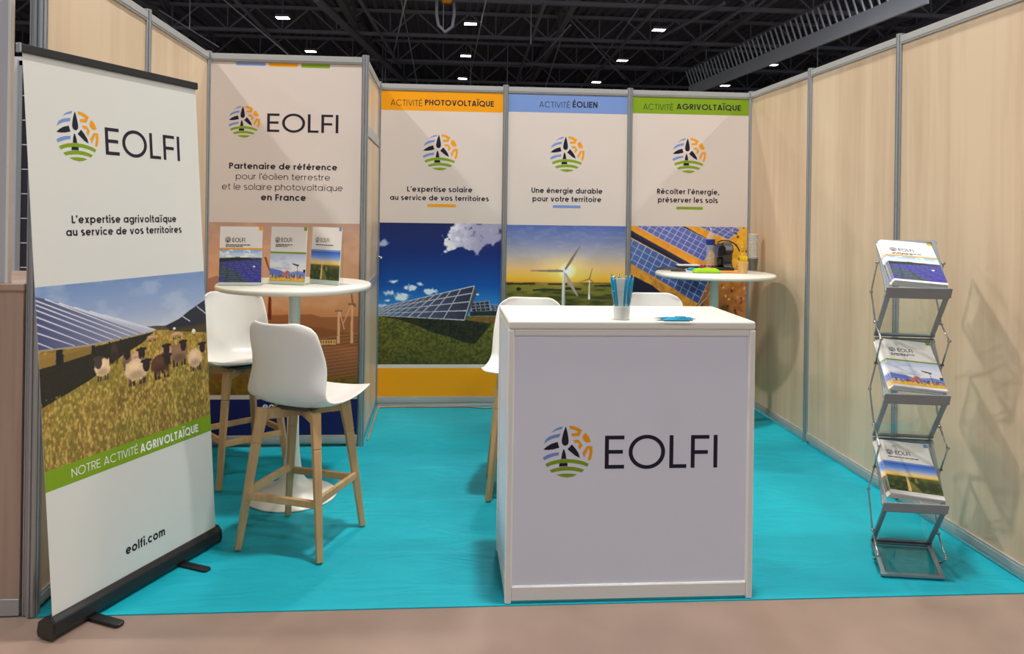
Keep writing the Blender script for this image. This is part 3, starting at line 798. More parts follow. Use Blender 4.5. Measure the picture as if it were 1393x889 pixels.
# poster on the closet front
yw = -PITCH; yp = yw - .010
T, yt = make_poster('poster on the closet front with three colour tabs and a sepia wind farm', -PITCH + .022, -.022, yw, (zmid(386, 303, yp), zmid(386, 537, yp)), 0, None, paint_partner().image(PG), None)
slab(T, 'foot_band', 'navy_band', -PITCH + .022, -.022, .074, zmid(386, 543, yp), yt + .0004)
for mt, xa, xb, ya, yb in (('blue_ink', 321.3, 361.3, 80.2, 88.6), ('orange_ink', 366, 405.5, 81.4, 90.2), ('green_ink', 410, 449, 82.7, 91.8)):
    a = ony(xa, yb, yt); b = ony(xb, ya, yt)
    slab(T, 'colour_tab', mt, a.x, b.x, a.z, min(2.446, a.z + .042), yt + .0003)
logo(MB(), ony(332.3, 165.2, yt), .101, XU, ZU, Vector((0, -1, 0)), 0).build('logo', LOGO_M, T, world=True)
wall_text(T, yt, 'wordmark', 'EOLFI', 363.2, 460.2, 179.3, 25.2, .125, 'ink', 181)
wall_text(T, yt, 'tagline', 'Partenaire de référence', 311.6, 458.6, 230, 9.0, .205, 'ink', 231)
wall_text(T, yt, 'tagline', "pour l'éolien terrestre", 320.7, 448.8, 244.2, 9.0, .105, 'ink', 244.8)
wall_text(T, yt, 'tagline', 'et le solaire photovoltaïque', 301.8, 466, 258, 9.0, .105, 'ink', 259.2)
wall_text(T, yt, 'tagline', 'en France', 355, 416, 272.6, 9.0, .205, 'ink', 273)
wall_text(T, yt, 'web_address', 'eolfi.com', 357, 414, 557, 9.5, .18, 'white_ink', 557.6)
# ------------------------------------------------------------------ reception counter
cx0, cx1, cyf, cyb, ch = 0.770, 1.757, -2.980, -2.500, 1.100
T = thing('counter', 'white reception counter with round logo standing at the carpet edge', 'counter', ((cx0 + cx1) / 2, (cyf + cyb) / 2, 0))
for x, y in ((cx0, cyf), (cx1, cyf), (cx0, cyb), (cx1, cyb)):
    sx = .026 if x == cx0 else -.026; sy = .026 if y == cyf else -.026
    MB().box((min(x, x + sx), min(y, y + sy), 0), (max(x, x + sx), max(y, y + sy), ch - .034)).build('post', M['counter_frame'], T, world=True, bevel=.006, bseg=3)
def rail(nm, lo, hi): MB().box(lo, hi).build(nm, M['counter_frame'], T, world=True, bevel=.003)
for (ya, yb) in ((cyf + .002, cyf + .024), (cyb - .024, cyb - .002)):
    rail('bottom_rail', (cx0 + .026, ya, .012), (cx1 - .026, yb, .066))
    rail('top_rail', (cx0 + .026, ya, ch - .058), (cx1 - .026, yb, ch - .034))
for (xa, xb) in ((cx0 + .002, cx0 + .024), (cx1 - .024, cx1 - .002)):
    rail('bottom_rail', (xa, cyf + .026, .012), (xb, cyb - .026, .066))
    rail('top_rail', (xa, cyf + .026, ch - .058), (xb, cyb - .026, ch - .034))
MB().box((cx0 + .024, cyf + .008, .064), (cx1 - .024, cyf + .014, ch - .056)).build('front_panel', M['counter_panel'], T, world=True)
MB().box((cx0 + .008, cyf + .024, .064), (cx0 + .014, cyb - .024, ch - .056)).build('side_panel', M['counter_panel'], T, world=True)
MB().box((cx1 - .014, cyf + .024, .064), (cx1 - .008, cyb - .024, ch - .056)).build('side_panel', M['counter_panel'], T, world=True)
MB().box((cx0, cyf, ch - .034), (cx1, cyb, ch)).build('worktop', M['white_lacquer'], T, world=True, bevel=.009, bseg=4)
# slim inner beading of the front frame
mb = MB()
for lo, hi in (((cx0 + .024, cyf + .004, .064), (cx0 + .028, cyf + .010, ch - .056)), ((cx1 - .028, cyf + .004, .064), (cx1 - .024, cyf + .010, ch - .056)), ((cx0 + .024, cyf + .004, .064), (cx1 - .024, cyf + .010, .068))): mb.box(lo, hi)
mb.build('beading', M['white_plastic'], T, world=True)
yl = cyf + .0077
logo(MB(), ony(772.3, 613.8, yl), .1015, XU, ZU, Vector((0, -1, 0)), 0).build('logo', LOGO_M, T, world=True)
wall_text(T, yl, 'wordmark', 'EOLFI', 822.5, 975.6, 636.3, 44, .115, 'navy_ink', 636.5)

# ------------------------------------------------------------------ roll-up banner
ub = Vector((.418, .908, 0)).normalized(); nb = Vector((ub.y, -ub.x, 0))
c0 = Vector((-.668, -2.764, 0)) - nb * .018
brot = math.atan2(ub.y, ub.x)
T = thing('roll_up_banner', 'tall white roll-up banner with sheep beside solar panels, on black base', 'banner', (c0.x, c0.y, 0), brot)
# local frame: x along the banner, y away from the reader, z up
prof = [(-.034, .004), (.030, .004), (.036, .02), (.030, .055), (.0, .078), (-.024, .078), (-.038, .060), (-.042, .025)]
rx = Matrix(((0, 0, 1, 0), (1, 0, 0, 0), (0, 1, 0, 0), (0, 0, 0, 1)))
MB().prism(prof, -.418, .418, rx).build('base', M['black'], T, bevel=.004)
for s in (-.418, .418):
    MB().prism([(y * 1.06, z * 1.04 - .001) for y, z in prof], s - .006, s + .006, rx).build('end_cap', M['black_gloss'], T, bevel=.002)
for s in (-.255, .190):
    mb = MB(); mb.prism([(s - .020, -.165), (s - .012, -.175), (s + .012, -.175), (s + .020, -.165), (s + .020, .14), (s - .020, .14)], .0, .010)
    mb.build('foot', M['black'], T, bevel=.003)
lean = .063; zt, zb = 2.055, .075; SH = -.095
ylo, yhi = -.018, -.018 + lean
slope = Vector((SH, yhi - ylo, zt - zb)).normalized()
nrml = Vector((0, -(zt - zb), yhi - ylo)).normalized()
hw = .408
def bloc(s, z, off=0.0):
    """point on the banner sheet: s across, z height"""
    f = (z - zb) / (zt - zb)
    return Vector((s + SH * f, ylo + (yhi - ylo) * f, z)) + nrml * off
mb = MB(); NX, NZ = 14, 40
vs = [bloc(-hw + 2 * hw * i / NX, zb + (zt - zb) * j / NZ) for j in range(NZ + 1) for i in range(NX + 1)]
fs = [(j * (NX + 1) + i, j * (NX + 1) + i + 1, (j + 1) * (NX + 1) + i + 1, (j + 1) * (NX + 1) + i) for j in range(NZ) for i in range(NX)]
mb.add(vs, fs); mb.build('fabric', M['banner_white'], T, solid_t=.0008, offset=-1)
mb = MB(); mb.bar(bloc(-hw - .008, zt + .004), bloc(hw + .008, zt + .004), .018, .030, slope); mb.build('top_bar', M['black'], T, bevel=.003)
mb = MB(); mb.bar(bloc(-hw - .016, zt + .004), bloc(-hw - .008, zt + .004), .020, .032, slope); mb.build('bar_cap', M['alu'], T, bevel=.002)
mb = MB(); mb.tube([(0.0, .0, .05), (SH * .5, yhi / 2 + .02, 1.0), (SH, yhi + .018, zt)], .011, 10); mb.build('support_pole', M['black'], T, smooth=True)
# printing on the banner: picked points of the sheet, in the banner's own frame
Bm = Matrix.Translation(c0) @ Matrix.Rotation(brot, 4, 'Z'); Bi = Bm.inverted()
P0w = Bm @ bloc(0, zb); Nw = (Bm.to_3x3() @ nrml)
def bp(px, py): return Bi @ onplane(px, py, P0w, Nw)
def bsz(px, py):
    p = bp(px, py); return p.x - SH * (p.z - zb) / (zt - zb), p.z
pz1 = (bsz(42, 389)[1] + bsz(271, 371)[1]) / 2
bz1 = (bsz(59, 641)[1] + bsz(281, 566)[1]) / 2
bz0 = (bsz(61, 668)[1] + bsz(285, 588)[1]) / 2
def paint_sheep():
    c = Canvas((-hw, -pz1, hw, -bz1), 220, 256)
    Q = lambda x, y: (lambda t: (t[0], -t[1]))(bsz(x / 3.29, 350 + y / 3.29))     # close-up view -> sheet
    L = 2 * hw; U = lambda f: -hw + L * f
    hz = Q(700, 310)[1]; top = -pz1; bot = -bz1; hgt = bot - top
    c.vgrad([(top, (104, 130, 172)), (top + (hz - top) * .6, (136, 152, 182)), (hz, (172, 176, 186)), (hz + .001, (168, 132, 62)), (hz + .1 * hgt, (166, 136, 60)), (bot, (150, 122, 58))])
    n = c.noise(.12, 5, 4, 1, 2); g = c.noise(.010, 9, 4, 1.5, .8); g2 = c.noise(.11, 2, 3)
    c.blend((c.Y < hz) * np.clip((n - .5) * 1.4, 0, .3), (190, 196, 206))
    gr = (c.Y > hz)
    c.C = np.where(gr[..., None], c.C * (.48 + .72 * g + .28 * (g2 - .3))[..., None], c.C)
    c.blend(gr * np.clip((g2 - .52) * 2.2, 0, .4), (92, 92, 34))
    c.blend(gr * np.clip((g - .62) * 4, 0, .7), (206, 176, 104))
    P = lambda *pts: [Q(x, y) for x, y in pts]
    # far trees, right-hand array
    c.poly(P((600, 315), (700, 305), (760, 305), (760, 322), (600, 330)), (74, 70, 54))
    c.poly(P((740, 305), (800, 275), (850, 235), (915, 190), (925, 300), (760, 328)), (40, 42, 52))
    c.poly(P((760, 318), (925, 290), (930, 335), (780, 330)), (60, 52, 40), .9)
    c.line(Q(815, 262), Q(850, 285), .005, (170, 176, 190)); c.line(Q(880, 218), Q(920, 250), .005, (170, 176, 190))
    # shade under the left array, its posts, the array
    c.poly(P((140, 470), (420, 400), (640, 345), (690, 330), (640, 380), (560, 430), (480, 490), (400, 550), (300, 610), (180, 680), (140, 700)), (34, 32, 28), .92)
    c.poly(P((150, 440), (250, 425), (250, 480), (150, 508)), (146, 116, 54), .9); c.poly(P((285, 415), (410, 390), (410, 430), (285, 470)), (132, 106, 50), .9)
    c.poly(P((250, 410), (280, 410), (278, 482), (252, 482)), (34, 32, 34)); c.poly(P((408, 385), (426, 385), (424, 428), (410, 428)), (34, 32, 34))
    for xx in (486, 535, 575, 605, 632): c.poly(P((xx, 370 - (xx - 486) * .15), (xx + 9, 370 - (xx - 486) * .15), (xx + 9, 400 - (xx - 486) * .3), (xx, 400 - (xx - 486) * .3)), (40, 38, 38))
    arr = P((130, 172), (220, 190), (330, 222), (430, 248), (520, 272), (610, 295), (700, 322), (660, 336), (540, 362), (400, 392), (260, 408), (150, 422))
    c.poly(arr, (70, 74, 108))
    ai = c.inside(arr); f = np.clip((c.X - Q(150, 300)[0]) / (Q(700, 320)[0] - Q(150, 300)[0]), 0, 1)
    c.blend(ai * f, (150, 152, 168))
    ends = [(150, 385), (235, 408), (335, 395), (400, 390), (455, 378), (505, 368), (545, 360), (585, 352), (620, 345), (650, 337)]
    sts = [(140, 372), (140, 330), (140, 290), (140, 258), (140, 228), (140, 205), (140, 186), (200, 186), (262, 203), (330, 222), (400, 240), (460, 256), (520, 272)]
    e2 = ends[1:] + [(668, 334), (680, 330), (690, 326), (696, 323)]
    for (xa, ya), (xb, yb) in zip(sts, e2):
        c.blend(ai * 0, (0, 0, 0)); pa, pb = Q(xa, ya), Q(xb, yb); c.line(pa, pb, .0055, (190, 194, 206), w2=.003)
    for k in range(1, 5):
        pass
    c.line(Q(150, 422), Q(400, 393), .006, (150, 140, 120)); c.line(Q(400, 393), Q(690, 330), .006, (150, 140, 120), w2=.003)
    # sheep
    def sheep(x, y, rx_, ry_, col, head, hs=1.0, dark=(44, 34, 32)):
        cx_, cy_ = Q(x, y); w = abs(Q(x + rx_, y)[0] - Q(x - rx_, y)[0]) / 2; h = abs(Q(x, y + ry_)[1] - Q(x, y - ry_)[1]) / 2
        for sx in (-.55, -.25, .3, .6): c.line((cx_ + sx * w, cy_ + h * .5), (cx_ + sx * w, cy_ + h * 1.35), w * .2, dark)
        c.ell(cx_, cy_, w, h, col, 1, soft=.12, rough=(g - .5) * .5)
        c.ell(cx_, cy_ + h * .5, w * .85, h * .5, tuple(v * .7 for v in col), .7, soft=.6)
        c.ell(cx_ - w * .1, cy_ - h * .35, w * .6, h * .4, tuple(min(255, v * 1.15) for v in col), .6, soft=.7, rough=(g - .5) * .8)
        if head:
            hx, hy = Q(*head); c.ell(hx, hy, .017 * hs, .025 * hs, dark); c.ell(hx - .014 * hs, hy - .016 * hs, .012 * hs, .006 * hs, dark); c.ell(hx + .014 * hs, hy - .016 * hs, .012 * hs, .006 * hs, dark)
    cream = (206, 174, 138); tan = (182, 144, 112)
    sheep(680, 358, 24, 12, (176, 140, 100), None); sheep(790, 345, 26, 14, (176, 140, 104), None); sheep(866, 330, 10, 12, (220, 210, 190), None); sheep(780, 318, 6, 7, (220, 210, 190), None)
    sheep(512, 420, 18, 42, (62, 48, 44), None)
    sheep(800, 425, 42, 46, (128, 96, 74), (820, 392))
    sheep(615, 440, 34, 22, tan, (634, 428)); sheep(566, 455, 22, 36, (120, 92, 76), (568, 430))
    sheep(745, 420, 24, 26, tan, (745, 410))
    sheep(872, 448, 34, 44, cream, (905, 400)); sheep(720, 475, 48, 50, (84, 54, 42), (748, 455), 1.1)
    sheep(610, 500, 56, 52, cream, (655, 480), 1.1); sheep(458, 490, 38, 46, (214, 182, 142), (440, 470), 1.0, (70, 56, 50))
    # grass in front
    c.blend((c.Y > Q(500, 560)[1]) * np.clip((g - .5) * 3, 0, .6), (186, 158, 84))
    return c
img = paint_sheep().image(1.30)
o1 = .0003
picture('photo_print', img, [bloc(-hw, pz1, o1), bloc(hw, pz1, o1), bloc(hw, bz1, o1), bloc(-hw, bz1, o1)], T)
mb = MB(); mb.add([bloc(-hw, bz0, o1), bloc(hw, bz0, o1), bloc(hw, bz1, o1), bloc(-hw, bz1, o1)], [(0, 1, 2, 3)]); mb.build('green_band', M['green_ink'], T)
def btext(name, s, a, b, capp, weight, mat, off=.0005):
    p = bp(*a); q = bp(*b); cap = (bp(*a) - bp(*capp)).length
    z = (p.z + q.z) / 2
    sx0, sx1 = bsz(*a)[0], bsz(*b)[0]
    return text(MB(), s, bloc(sx0, z), bloc(sx1, z), cap, weight, slope, nrml, off).build(name, M[mat], T)
lc = bsz(106, 185)
logo(MB(), bloc(lc[0], lc[1]), .0925, XU, slope, nrml, .0005).build('logo', LOGO_M, T)
btext('wordmark', 'EOLFI', (144, 209.5), (245, 219.5), (144, 172.5), .125, 'ink')
btext('tagline', "L'expertise agrivoltaïque", (97.6, 303.2), (239.8, 302.2), (97.6, 292.6), .20, 'ink')
btext('tagline', 'au service de vos territoires', (90, 320), (247, 317), (90, 309.4), .20, 'ink')
btext('band_text', 'NOTRE ACTIVITÉ', (97.4, 648), (188, 616.6), (97.4, 636), .10, 'white_ink', .0008)
btext('band_text', 'AGRIVOLTAÏQUE', (191, 615.5), (269.5, 587), (191, 603.5), .205, 'white_ink', .0008)
btext('web_address', 'eolfi.com', (171.2, 752.5), (224.6, 729), (171.2, 740), .21, 'ink')

# ------------------------------------------------------------------ bar tables
def bar_table(label, x, y, r, group, ht):
    dz = ht - 1.0985
    T = thing('bar_table', label, 'table', (x, y, 0), group=group)
    MB().lathe([(0, .0), (.231, .0), (.235, .004), (.232, .009), (.19, .020), (.14, .036), (.095, .060), (.065, .095), (.047, .15), (.037, .23), (.032, .33), (.030, .45)], n=56).build('pedestal', M['white_lacquer'], T, smooth=True)
    MB().lathe([(.030, .44), (.030, 1.06 + dz), (.030, 1.068 + dz)], n=28).build('column', M['white_lacquer'], T, smooth=True)
    MB().lathe([(.12, 1.066 + dz), (.12, 1.074 + dz)], n=32).build('mounting_plate', M['alu_dark'], T)
    MB().lathe([(q, z + dz) for q, z in ((0, 1.073), (r - .008, 1.073), (r - .002, 1.076), (r, 1.084), (r - .001, 1.094), (r - .005, 1.0985), (0, 1.0985))], n=72, cap=False).build('tabletop', M['white_lacquer'], T, smooth=True)
    return T
TX, TY = -.268, -1.825
bar_table('round white bar table holding three upright brochures before the closet front', TX, TY, .400, 'round bar tables', 1.125)
SX, SY = 2.475, -.575
bar_table('round white bar table with coffee machine in the back right corner', SX, SY, .42, 'round bar tables', 1.0985)

# ------------------------------------------------------------------ bar stools
def make_stool(label, x, y, rz, swivel=0):
    T = thing('bar_stool', label, 'stool', (x, y, 0), rz, 'white shell bar stools')
    rows = [(.226, .668, .205), (.214, .672, .224), (.17, .658, .236), (.10, .640, .240), (.02, .630, .240), (-.06, .628, .236), (-.12, .640, .226),
            (-.165, .672, .217), (-.192, .72, .212), (-.207, .78, .208), (-.220, .85, .203), (-.232, .92, .195), (-.242, .98, .185), (-.247, 1.014, .177), (-.249, 1.034, .160)]
    sw = math.radians(swivel)
    NU = 16; vs = []
    for i, (yy, zz, w) in enumerate(rows):
        for k in range(NU + 1):
            u = -1 + 2 * k / NU
            back = max(0, min(1, (zz - .64) / .25)) if i > 5 else 0
            seat = 1 - back
            lift = seat * (.034 * abs(u) ** 2.6 if i > 2 else (.010 + .012 * i) * abs(u) ** 2.2)
            side = (.085 * back * abs(u) ** 2.2) + (0.05 * back * seat * 4 * abs(u) ** 2) * .4
            wing = .030 * math.sin(PI * min(1, max(0, (zz - .64) / .30))) * abs(u) ** 2 if i > 5 else 0
            z = zz + lift
            if i >= len(rows) - 2: z += -.010 * (1 - u * u) - .030 * max(0, abs(u) - .72) / .28
            q = (u * w, yy + side + wing); vs.append((q[0] * math.cos(sw) - q[1] * math.sin(sw), q[0] * math.sin(sw) + q[1] * math.cos(sw), z))
    fs = [(j * (NU + 1) + i, j * (NU + 1) + i + 1, (j + 1) * (NU + 1) + i + 1, (j + 1) * (NU + 1) + i) for j in range(len(rows) - 1) for i in range(NU)]
    mb = MB(); mb.add(vs, fs)
    mb.build('seat_shell', M['white_plastic'], T, smooth=True, solid_t=.011, offset=0, subsurf=1)
    for sx, sy in ((-1, -1), (1, -1), (1, 1), (-1, 1)):
        mb = MB(); up = (sx, sy, 0)
        # leg widens into the crown under the seat
        mb.bar((sx * .132, sy * .132, .622), (sx * .152, sy * .152, .47), .040, .052, up, .036, .040)
        mb.bar((sx * .152, sy * .152, .47), (sx * .203, sy * .203, 0.0045), .036, .040, up, .027, .027)
        mb.build('leg', M['oak'], T, bevel=.004)
    mb = MB(); mb.bar((-.135, -.135, .596), (.135, .135, .596), .030, .048); mb.build('crown', M['oak'], T, bevel=.004)
    mb = MB(); mb.bar((-.135, .135, .594), (.135, -.135, .594), .030, .048); mb.build('crown', M['oak'], T, bevel=.004)
    mb = MB(); mb.box((-.09, -.09, .612), (.09, .09, .626)); mb.build('mounting_plate', M['dark_grey'], T)
    for (ax, ay, bx, by, z) in ((-1, -1, 1, -1, .240), (1, -1, 1, 1, .255), (1, 1, -1, 1, .240), (-1, 1, -1, -1, .255)):
        k = .178
        mb = MB(); mb.bar((ax * k, ay * k, z), (bx * k, by * k, z), .020, .032); mb.build('stretcher', M['oak'], T, bevel=.003)
    return T
st = make_stool('white shell bar stool with oak legs at the near side of brochure table', -.116, -2.350, math.radians(-20.4), -7)
for label, x, y, rz in (('white shell bar stool between roll-up banner and brochure table, facing the table', -.640, -1.470, math.radians(-140.3)),
                        ('white shell bar stool directly behind the counter, left edge sticking out beyond it', .985, -1.760, math.radians(176)),
                        ('white shell bar stool behind the counter, farther right, its back before the corner table', 1.800, -1.470, math.radians(183))):
    c = copy_tree(st); c.location = (x, y, 0); c.rotation_euler = (0, 0, rz); c['label'] = label

# ------------------------------------------------------------------ brochures
def paint_cover(kind):
    if kind == 0:
        c = Canvas((0, 0, 100, 62), 60, 38)
        c.vgrad([(0, (110, 150, 200)), (8, (170, 190, 210)), (14, (190, 200, 206)), (17, (60, 70, 90)), (20, (60, 62, 120)), (62, (52, 50, 130))])
        n = c.noise(9, 3, 4, 1, 2); c.blend((c.Y < 15) * np.clip((n - .45) * 4, 0, .9), (232, 236, 240))
        c.poly([(0, 17), (40, 14), (100, 16), (100, 19), (0, 24)], (40, 48, 50))
        c.poly([(0, 28), (40, 40), (70, 62), (20, 62), (0, 50)], (56, 76, 52), .7)
        for k in range(12): c.line((0, 24 + 4 * k), (100, 18 + 4.4 * k), .6, (120, 124, 190), .6)
        for k in range(16): c.line((10 + 8 * k, 20), (-30 + 12 * k, 62), .6, (100, 104, 176), .5)
        c.ell(82, 32, 3, 1.6, (220, 224, 230))
    elif kind == 1:
        c = Canvas((0, 0, 100, 66), 60, 40)
        c.vgrad([(0, (170, 180, 206)), (24, (206, 210, 222)), (40, (214, 208, 206)), (50, (190, 160, 120)), (66, (196, 150, 50))])
        n = c.noise(18, 3, 4, 1, 2); c.blend((c.Y < 38) * np.clip((n - .5) * 2.5, 0, .6), (150, 162, 200))
        c.poly([(0, 36), (30, 40), (60, 52), (0, 60)], (88, 108, 176)); c.poly([(50, 46), (80, 40), (100, 44), (100, 60), (50, 56)], (96, 130, 196))
        r = np.random.default_rng(3)
        for k in range(60): c.ell(r.uniform(0, 100), r.uniform(50, 60), 2, 3, ((150, 80, 60), (206, 170, 140), (90, 60, 60))[k % 3], .9)
        c.ell(50, 45, 6, 5, (170, 90, 90)); c.ell(40, 50, 6, 4, (176, 110, 100))
        c.blend((c.Y > 57) * np.clip(c.noise(2, 8, 3), 0, 1), (226, 180, 60))
        c.line((78, 28), (78, 54), 1.2, (50, 54, 70)); c.poly([(62, 22), (82, 26), (80, 30), (66, 26)], (40, 46, 66)); c.ell(97, 40, 4, 4, (40, 46, 66))
    else:
        c = Canvas((0, 0, 100, 90), 60, 54)
        c.vgrad([(0, (48, 86, 176)), (16, (90, 130, 200)), (28, (180, 176, 180)), (36, (234, 190, 110)), (42, (216, 160, 70)), (43, (74, 80, 44)), (60, (50, 60, 34)), (90, (38, 50, 28))])
        g = c.noise(8, 4, 3); c.blend((c.Y > 43) * np.clip((g - .45) * 2, 0, .6), (110, 116, 50))
        c.poly([(44, 90), (38, 60), (45, 56), (62, 90)], (130, 120, 60), .7); c.poly([(38, 38), (41, 38), (42, 88), (35, 88)], (206, 170, 110))
        for q in ((26, 40), (44, 28), (48, 42)): c.line((39.5, 38), q, 1.6, (214, 190, 160))
        c.line((55, 46), (55, 60), 1, (190, 170, 130))
    return c.image(1.35)
COV = {0: ('orange_ink', [(.605, .955)], 'solar field'), 1: ('green_ink', [(.60, .985)], 'flock'), 2: ('blue_ink', [(.42, .90)], 'turbine')}
def make_brochure(kind, label, cat_group):
    """A4 brochure lying in its own x-z plane: x 0..0.21, z 0..0.297, face towards -y"""
    T = thing('brochure', label, 'brochure', (0, 0, 0), 0, cat_group)
    w, h, t = .210, .297, .0036
    MB().box((0, 0, 0), (w, t, h)).build('pages', M['paper'], T)
    mt = COV[kind][0]; e = .0004
    f0, f1 = ((.40, .955) if kind == 0 else (.47, .955) if kind == 1 else (.43, .93))
    z1, z0 = h * (1 - f0), h * (1 - f1)
    picture('cover_photo', paint_cover(kind), [(0, -e, z1), (w, -e, z1), (w, -e, z0), (0, -e, z0)], T)
    mb = MB(); mb.box((0, -e, z1), (w, 0, z1 + .009)); mb.build('colour_rule', M[mt], T)
    mb = MB(); mb.box((w - .018, -e, h - .018), (w, 0, h)); mb.build('corner_tab', M[mt], T)
    mb = MB(); logo(mb, (.040, -e, h - .068), .0155, XU, ZU, Vector((0, -1, 0)), 0); mb.build('logo', [M['ink']] * 4, T)
    text(MB(), 'EOLFI', (.062, -e, h - .079), (.124, -e, h - .079), .021, .15, ZU, (0, -1, 0), 0).build('wordmark', M['ink'], T)
    mb = MB(); r = random.Random(kind)
    for row in range(1 if kind == 2 else 2):
        x = .030; zz = h - .096 - .0080 * row; xe = (.15, .13, .15)[kind] - .035 * row
        while x < xe:
            d = r.uniform(.008, .020); mb.box((x, -e, zz), (min(x + d, xe + .004), 0, zz + .0045)); x += d + .0028
    mb.build('subtitle', M['ink'], T)
    return T
def place(o, origin, xax, zax):
    """put a brochure: origin = lower left corner, xax across, zax up along the sheet"""
    xa = Vector(xax).normalized(); za = Vector(zax); za = (za - xa * za.dot(xa)).normalized(); ya = za.cross(xa)
    o.matrix_world = Matrix(((xa.x, ya.x, za.x, origin[0]), (xa.y, ya.y, za.y, origin[1]), (xa.z, ya.z, za.z, origin[2]), (0, 0, 0, 1)))
protos = [make_brochure(k, '', '') for k in range(3)]
used = [False] * 3
def brochure(kind, origin, xax, zax, label, group):
    o = protos[kind] if not used[kind] else copy_tree(protos[kind]); used[kind] = True
    o['label'] = label; o['group'] = group; place(o, origin, xax, zax)
    return o
# three on the bar table, each in a clear stand
tz = 1.1255
def stand(px, py, depth_y, ang, kind, wtxt):
    c = ony(px, 388, depth_y); a = math.radians(ang)
    xa = Vector((math.cos(a), math.sin(a), 0)); fw = Vector((math.sin(a), -math.cos(a), 0))
    T = thing('brochure_stand', 'clear acrylic stand holding the ' + wtxt + ' brochure on the bar table', 'stand', (c.x, c.y, tz), a, 'clear stands on the bar table')
    mb = MB()
    mb.box((-.108, -.022, .0), (.108, .075, .003)); mb.build('foot_plate', M['acrylic'], T)
    MB().box((-.108, .016, .003), (.108, .019, .235)).build('back_plate', M['acrylic'], T)
    MB().box((-.108, -.022, .003), (.108, -.019, .024)).build('front_lip', M['acrylic'], T)
    ld = {0: 'upright brochure with orange rule and solar field, leftmost on the bar table', 1: 'upright brochure with green rule and sheep flock, middle of the bar table', 2: 'upright brochure with sunset turbine picture, rightmost on the bar table'}
    org = Vector((c.x, c.y, tz + .004)) - xa * .105 + fw * .010
    brochure(kind, org, xa, (-fw.x * .06, -fw.y * .06, 1), ld[kind], 'brochures standing on the bar table')
stand(327, 388, -1.96, 2, 0, 'orange ruled'); stand(391.5, 388, -1.90, -20, 1, 'green ruled'); stand(442.5, 388, -1.88, -36, 2, 'turbine')

# ------------------------------------------------------------------ folding brochure rack
FL = Vector((2.380, -2.835, 0)); FR = Vector((2.632, -2.878, 0)); BL = Vector((2.516, -2.524, 0)); BR = Vector((2.776, -2.572, 0))
zF = [.012, .296, .753, 1.199]; zB = [.016, .502, .967, 1.419]
T = thing('brochure_rack', 'folding aluminium zigzag rack of brochures beside the right wall', 'rack', (2.575, -2.70, 0), 0)
def fpt(side, i): p = (FL if side == 0 else FR).copy(); p.z = zF[i]; return p
def bpt(side, i): p = (BL if side == 0 else BR).copy(); p.z = zB[i]; return p
def frame(nm, a0, a1, b0, b1, sheet='acrylic', inset=0.0):
    """a rectangular frame, a = front edge (left, right), b = back edge"""
    mid = (a0 + a1 + b0 + b1) / 4
    n = (a1 - a0).cross(b0 - a0).normalized()
    mb = MB()
    w, t = .019, .011
    for p, q in ((a0, a1), (b0, b1), (a0, b0), (a1, b1)):
        ins = (mid - (p + q) / 2); d = (q - p).normalized(); ins = (ins - d * ins.dot(d)).normalized() * (w / 2)
        mb.bar(p + ins, q + ins, w, t, n)
    o = mb.build(nm, M['rack'], T, world=True, bevel=.002)
    mb = MB(); k = .97
    A0, A1, B1, B0 = [mid + (p - mid) * k for p in (a0, a1, b1, b0)]
    h = n * .0012
    mb.add([A0 - h, A1 - h, B1 - h, B0 - h, A0 + h, A1 + h, B1 + h, B0 + h], [(0, 3, 2, 1), (4, 5, 6, 7), (0, 1, 5, 4), (1, 2, 6, 5), (2, 3, 7, 6), (3, 0, 4, 7)])
    mb.build('clear_sheet', M[sheet], o, world=True)
    return o
up = Vector((0, 0, .006))
frame('base_frame', fpt(0, 0), fpt(1, 0), bpt(0, 0) , bpt(1, 0))
for i in (1, 2, 3):
    frame('riser_frame', fpt(0, i) - up, fpt(1, i) - up, bpt(0, i - 1) + up, bpt(1, i - 1) + up)
    frame('shelf_frame', fpt(0, i) + up, fpt(1, i) + up, bpt(0, i) - up, bpt(1, i) - up)
    # front lip that holds the brochures
    a, b = fpt(0, i), fpt(1, i); d = (b - a).normalized(); fo = Vector((d.y, -d.x, 0))
    sl = (bpt(0, i) - fpt(0, i)).normalized(); nn = d.cross(sl).normalized()
    if nn.z < 0: nn = -nn
    mb = MB(); mb.bar(a + fo * .006 + nn * .010 - d * .004, b + fo * .006 + nn * .010 + d * .004, .008, .046, nn + Vector((0, 0, .6)))
    mb.build('shelf_lip', M['rack'], T, world=True, bevel=.003)
    for s in (0, 1):
        dx = (d if s else -d) * .010
        Fh, Bh = fpt(s, i), bpt(s, i); back = (Bh - Fh); back.z = 0; bd = back.normalized()
        J1 = Fh.lerp(Bh, .55) + dx                       # joint on the shelf side
        J0 = bpt(s, i - 1).lerp(fpt(s, i), .35) + dx     # joint on the riser below
        rear = J1.lerp(J0, .5) + bd * .165; rear.z = J0.z + (J1.z - J0.z) * .45
        front = J1.lerp(J0, .5) - bd * .165; front.z = J0.z + (J1.z - J0.z) * .45 - .17
        mb = MB(); mb.tube([J1, rear, J0], .0038, 8); mb.tube([J0 , J0 + (front - J0)], .0038, 8)
        low = (bpt(s, i - 1).lerp(fpt(s, i - 1), .45) if i > 1 else bpt(s, 0).lerp(fpt(s, 0), .55)) + dx
        mb.tube([front, low], .0038, 8)
        for p in (J1, J0, rear, front, low): mb.tube([p - d * .006, p + d * .006], .006, 8)
        mb.build('hinge_arm', M['steel'], T, world=True, smooth=True)
words = ('topmost shelf', 'middle shelf', 'lowest shelf'); pics = ('solar field', 'sheep flock', 'sunset turbine')
gl = ('brochures on the top shelf of the rack', 'brochures on the middle shelf of the rack', 'brochures on the lowest shelf of the rack')
